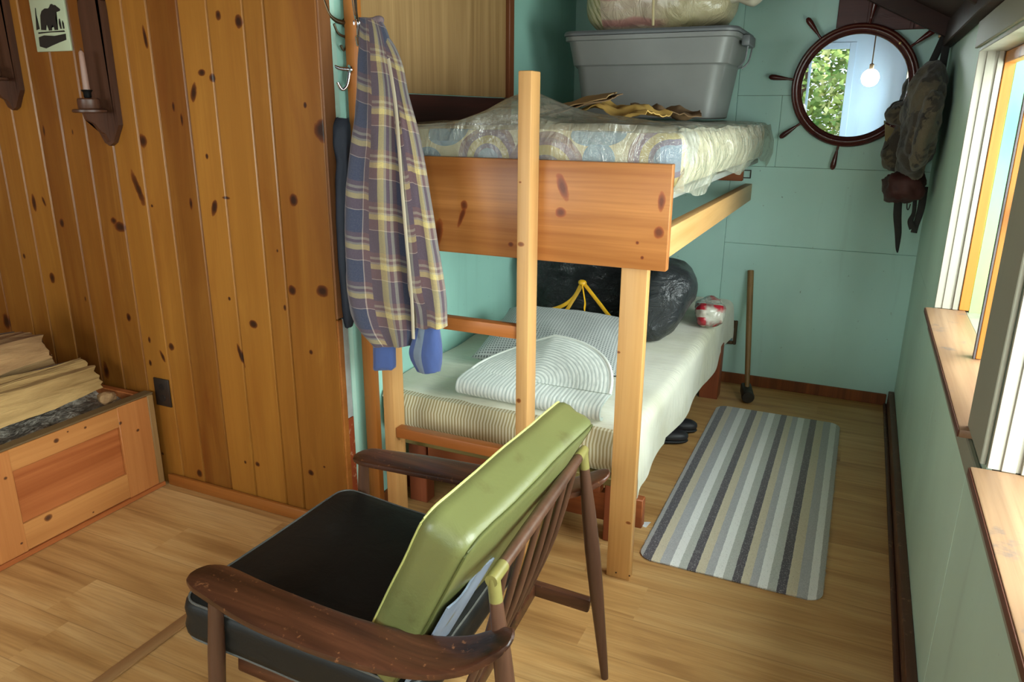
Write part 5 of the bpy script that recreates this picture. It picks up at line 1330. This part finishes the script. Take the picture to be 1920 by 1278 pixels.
# ------------------------------------------------------------------ outdoors and light
W = bpy.data.worlds.new('world'); SC.world = W; W.use_nodes = True
nt = W.node_tree; bg = nt.nodes['Background']
bg.inputs[0].default_value = (.80, .90, 1.0, 1); bg.inputs[1].default_value = 1.1
M_LEAF = []
for nm, c in (('leaf light', (176, 200, 110)), ('leaf mid', (126, 168, 86)), ('leaf yellow', (204, 208, 136))):
    a = N(nm); b_ = a.bsdf(a.ramp(a.noise(a.coord(), 4, 3), [(.3, tuple(v * .6 for v in lin(c)[:3]) + (1,)), (.7, lin(c))]), .6); M_LEAF.append(a.m)
M_TRUNK = wood('tree bark', (66, 52, 40), (104, 84, 66), 'Z', 1, .9)
def tree(c, R, h, n, label, sd):
    random.seed(sd); c = Vector(c)
    t = thing('leafy_tree', label, 'tree', c)
    bm = B()
    for k in range(n):
        d = Vector((random.gauss(0, 1), random.gauss(0, 1), random.gauss(0, 1))).normalized(); r = R * (.55 + .45 * random.random())
        p = c + Vector((0, 0, h)) + Vector((d.x * r, d.y * r, d.z * r * 1.1))
        s = random.uniform(.035, .085); u = Vector((random.gauss(0, 1), random.gauss(0, 1), random.gauss(0, .6))).normalized(); w = u.cross(d).normalized()
        vs = [bm.verts.new(p + u * s), bm.verts.new(p + w * s * .45), bm.verts.new(p - u * s), bm.verts.new(p - w * s * .45)]
        f = bm.faces.new(vs); f.material_index = random.choice((0, 0, 1, 2))
    obj('foliage', bm, M_LEAF, t, flat=True)
    bm = B(); tube(bm, [c - Vector((0, 0, .8)), c + Vector((0, 0, h * .6)), c + Vector((.05, 0, h))], [.12, .09, .05], 10); obj('trunk', bm, M_TRUNK, t)
tree((-1.0, -4.2, -.6), 1.9, 2.4, 15000, 'leafy green tree outdoors, seen reflected in the wheel mirror', 3)
tree((2.6, -6.8, -.6), 1.6, 2.6, 3600, 'leafy tree standing alone beyond the rear window, away from the mirrored one', 5)
tree((3.6, 7.2, -.6), 1.6, 2.2, 3000, 'leafy tree outside the right-hand windows', 8)
bm = B(); box(bm, -14, 16, -16, 16, -.75, -.66); struct('ground_outside', bm, plain('grass', (92, 112, 60), .9, .3, 3))
sd_ = bpy.data.lights.new('sun', 'SUN'); sd_.energy = 3.0; sd_.angle = math.radians(3); sd_.color = (1, .95, .86)
so = bpy.data.objects.new('sun', sd_); COL.objects.link(so); so.rotation_euler = Vector((.25, -.55, -.8)).to_track_quat('-Z', 'Y').to_euler()
def area(name, loc, d, sx, sy, e, col):
    l = bpy.data.lights.new(name, 'AREA'); l.shape = 'RECTANGLE'; l.size = sx; l.size_y = sy; l.energy = e; l.color = col
    o = bpy.data.objects.new(name, l); COL.objects.link(o); o.location = loc; o.rotation_euler = Vector(d).to_track_quat('-Z', 'Z').to_euler(); return o
DAY = (.93, 1.0, .98)
area('daylight_window_1', (.86, 2.46, 1.42), (-1, 0, -.22), 1.3, 1.0, 36, DAY)
area('daylight_window_2', (.86, 1.03, 1.42), (-1, 0, -.22), 1.3, 1.0, 54, DAY)
area('daylight_window_3', (-.6, YR - .75, 2.75), (0, 1, -1.1), 1.2, .9, 30, (.98, 1, .95))
# made-up bulb behind the camera, standing in for its flash in the mirror
t = thing('flash_stand_in', 'made-up round bulb on a cord, standing in for the flash reflected in the wheel mirror', 'lamp', (-.06, -.42, 1.60))
a = N('flash stand-in glow'); e_ = a.n('Emission', i_Color=(1, .97, .92, 1), i_Strength=60.0); a.t.links.new(e_.outputs[0], a.out.inputs[0])
bm = B(); blob(bm, (-.06, -.42, 1.60), (.085, .085, .085), 1.0, 0, 1, 3); obj('bulb', bm, a.m, t)
bm = B(); lathe(bm, [(.02, .080), (.022, .085), (.022, .13), (.006, .14), (.006, .53)], (-.06, -.42, 1.60), (0, 0, 1), 16); obj('bulb_socket', bm, M_OLDMET, t)  # invented cord and socket to hang the flash stand-in from
area('fill_lamp_4', (.86, -.72, 1.42), (-1, .25, -.2), 1.2, 1.0, 62, DAY)  # added fill lamp outside the unseen right-hand window
area('fill_lamp_5', (-2.3, YR - .5, 1.5), (.12, 1, -.05), 1.7, 1.1, 40, (.96, 1, 1))  # added fill lamp outside the unseen rear window
# ------------------------------------------------------------------ render look
vs = SC.view_settings; SC.display_settings.display_device = 'sRGB'
vs.view_transform = 'Standard'; vs.look = 'None'; vs.gamma = 1.0; vs.exposure = 0.86; vs.use_curve_mapping = False
SC.cycles.max_bounces = 10; SC.cycles.diffuse_bounces = 6; SC.cycles.glossy_bounces = 5; SC.cycles.transparent_max_bounces = 12
SC.cycles.use_denoising = True
SC.cycles.sample_clamp_indirect = 6.0
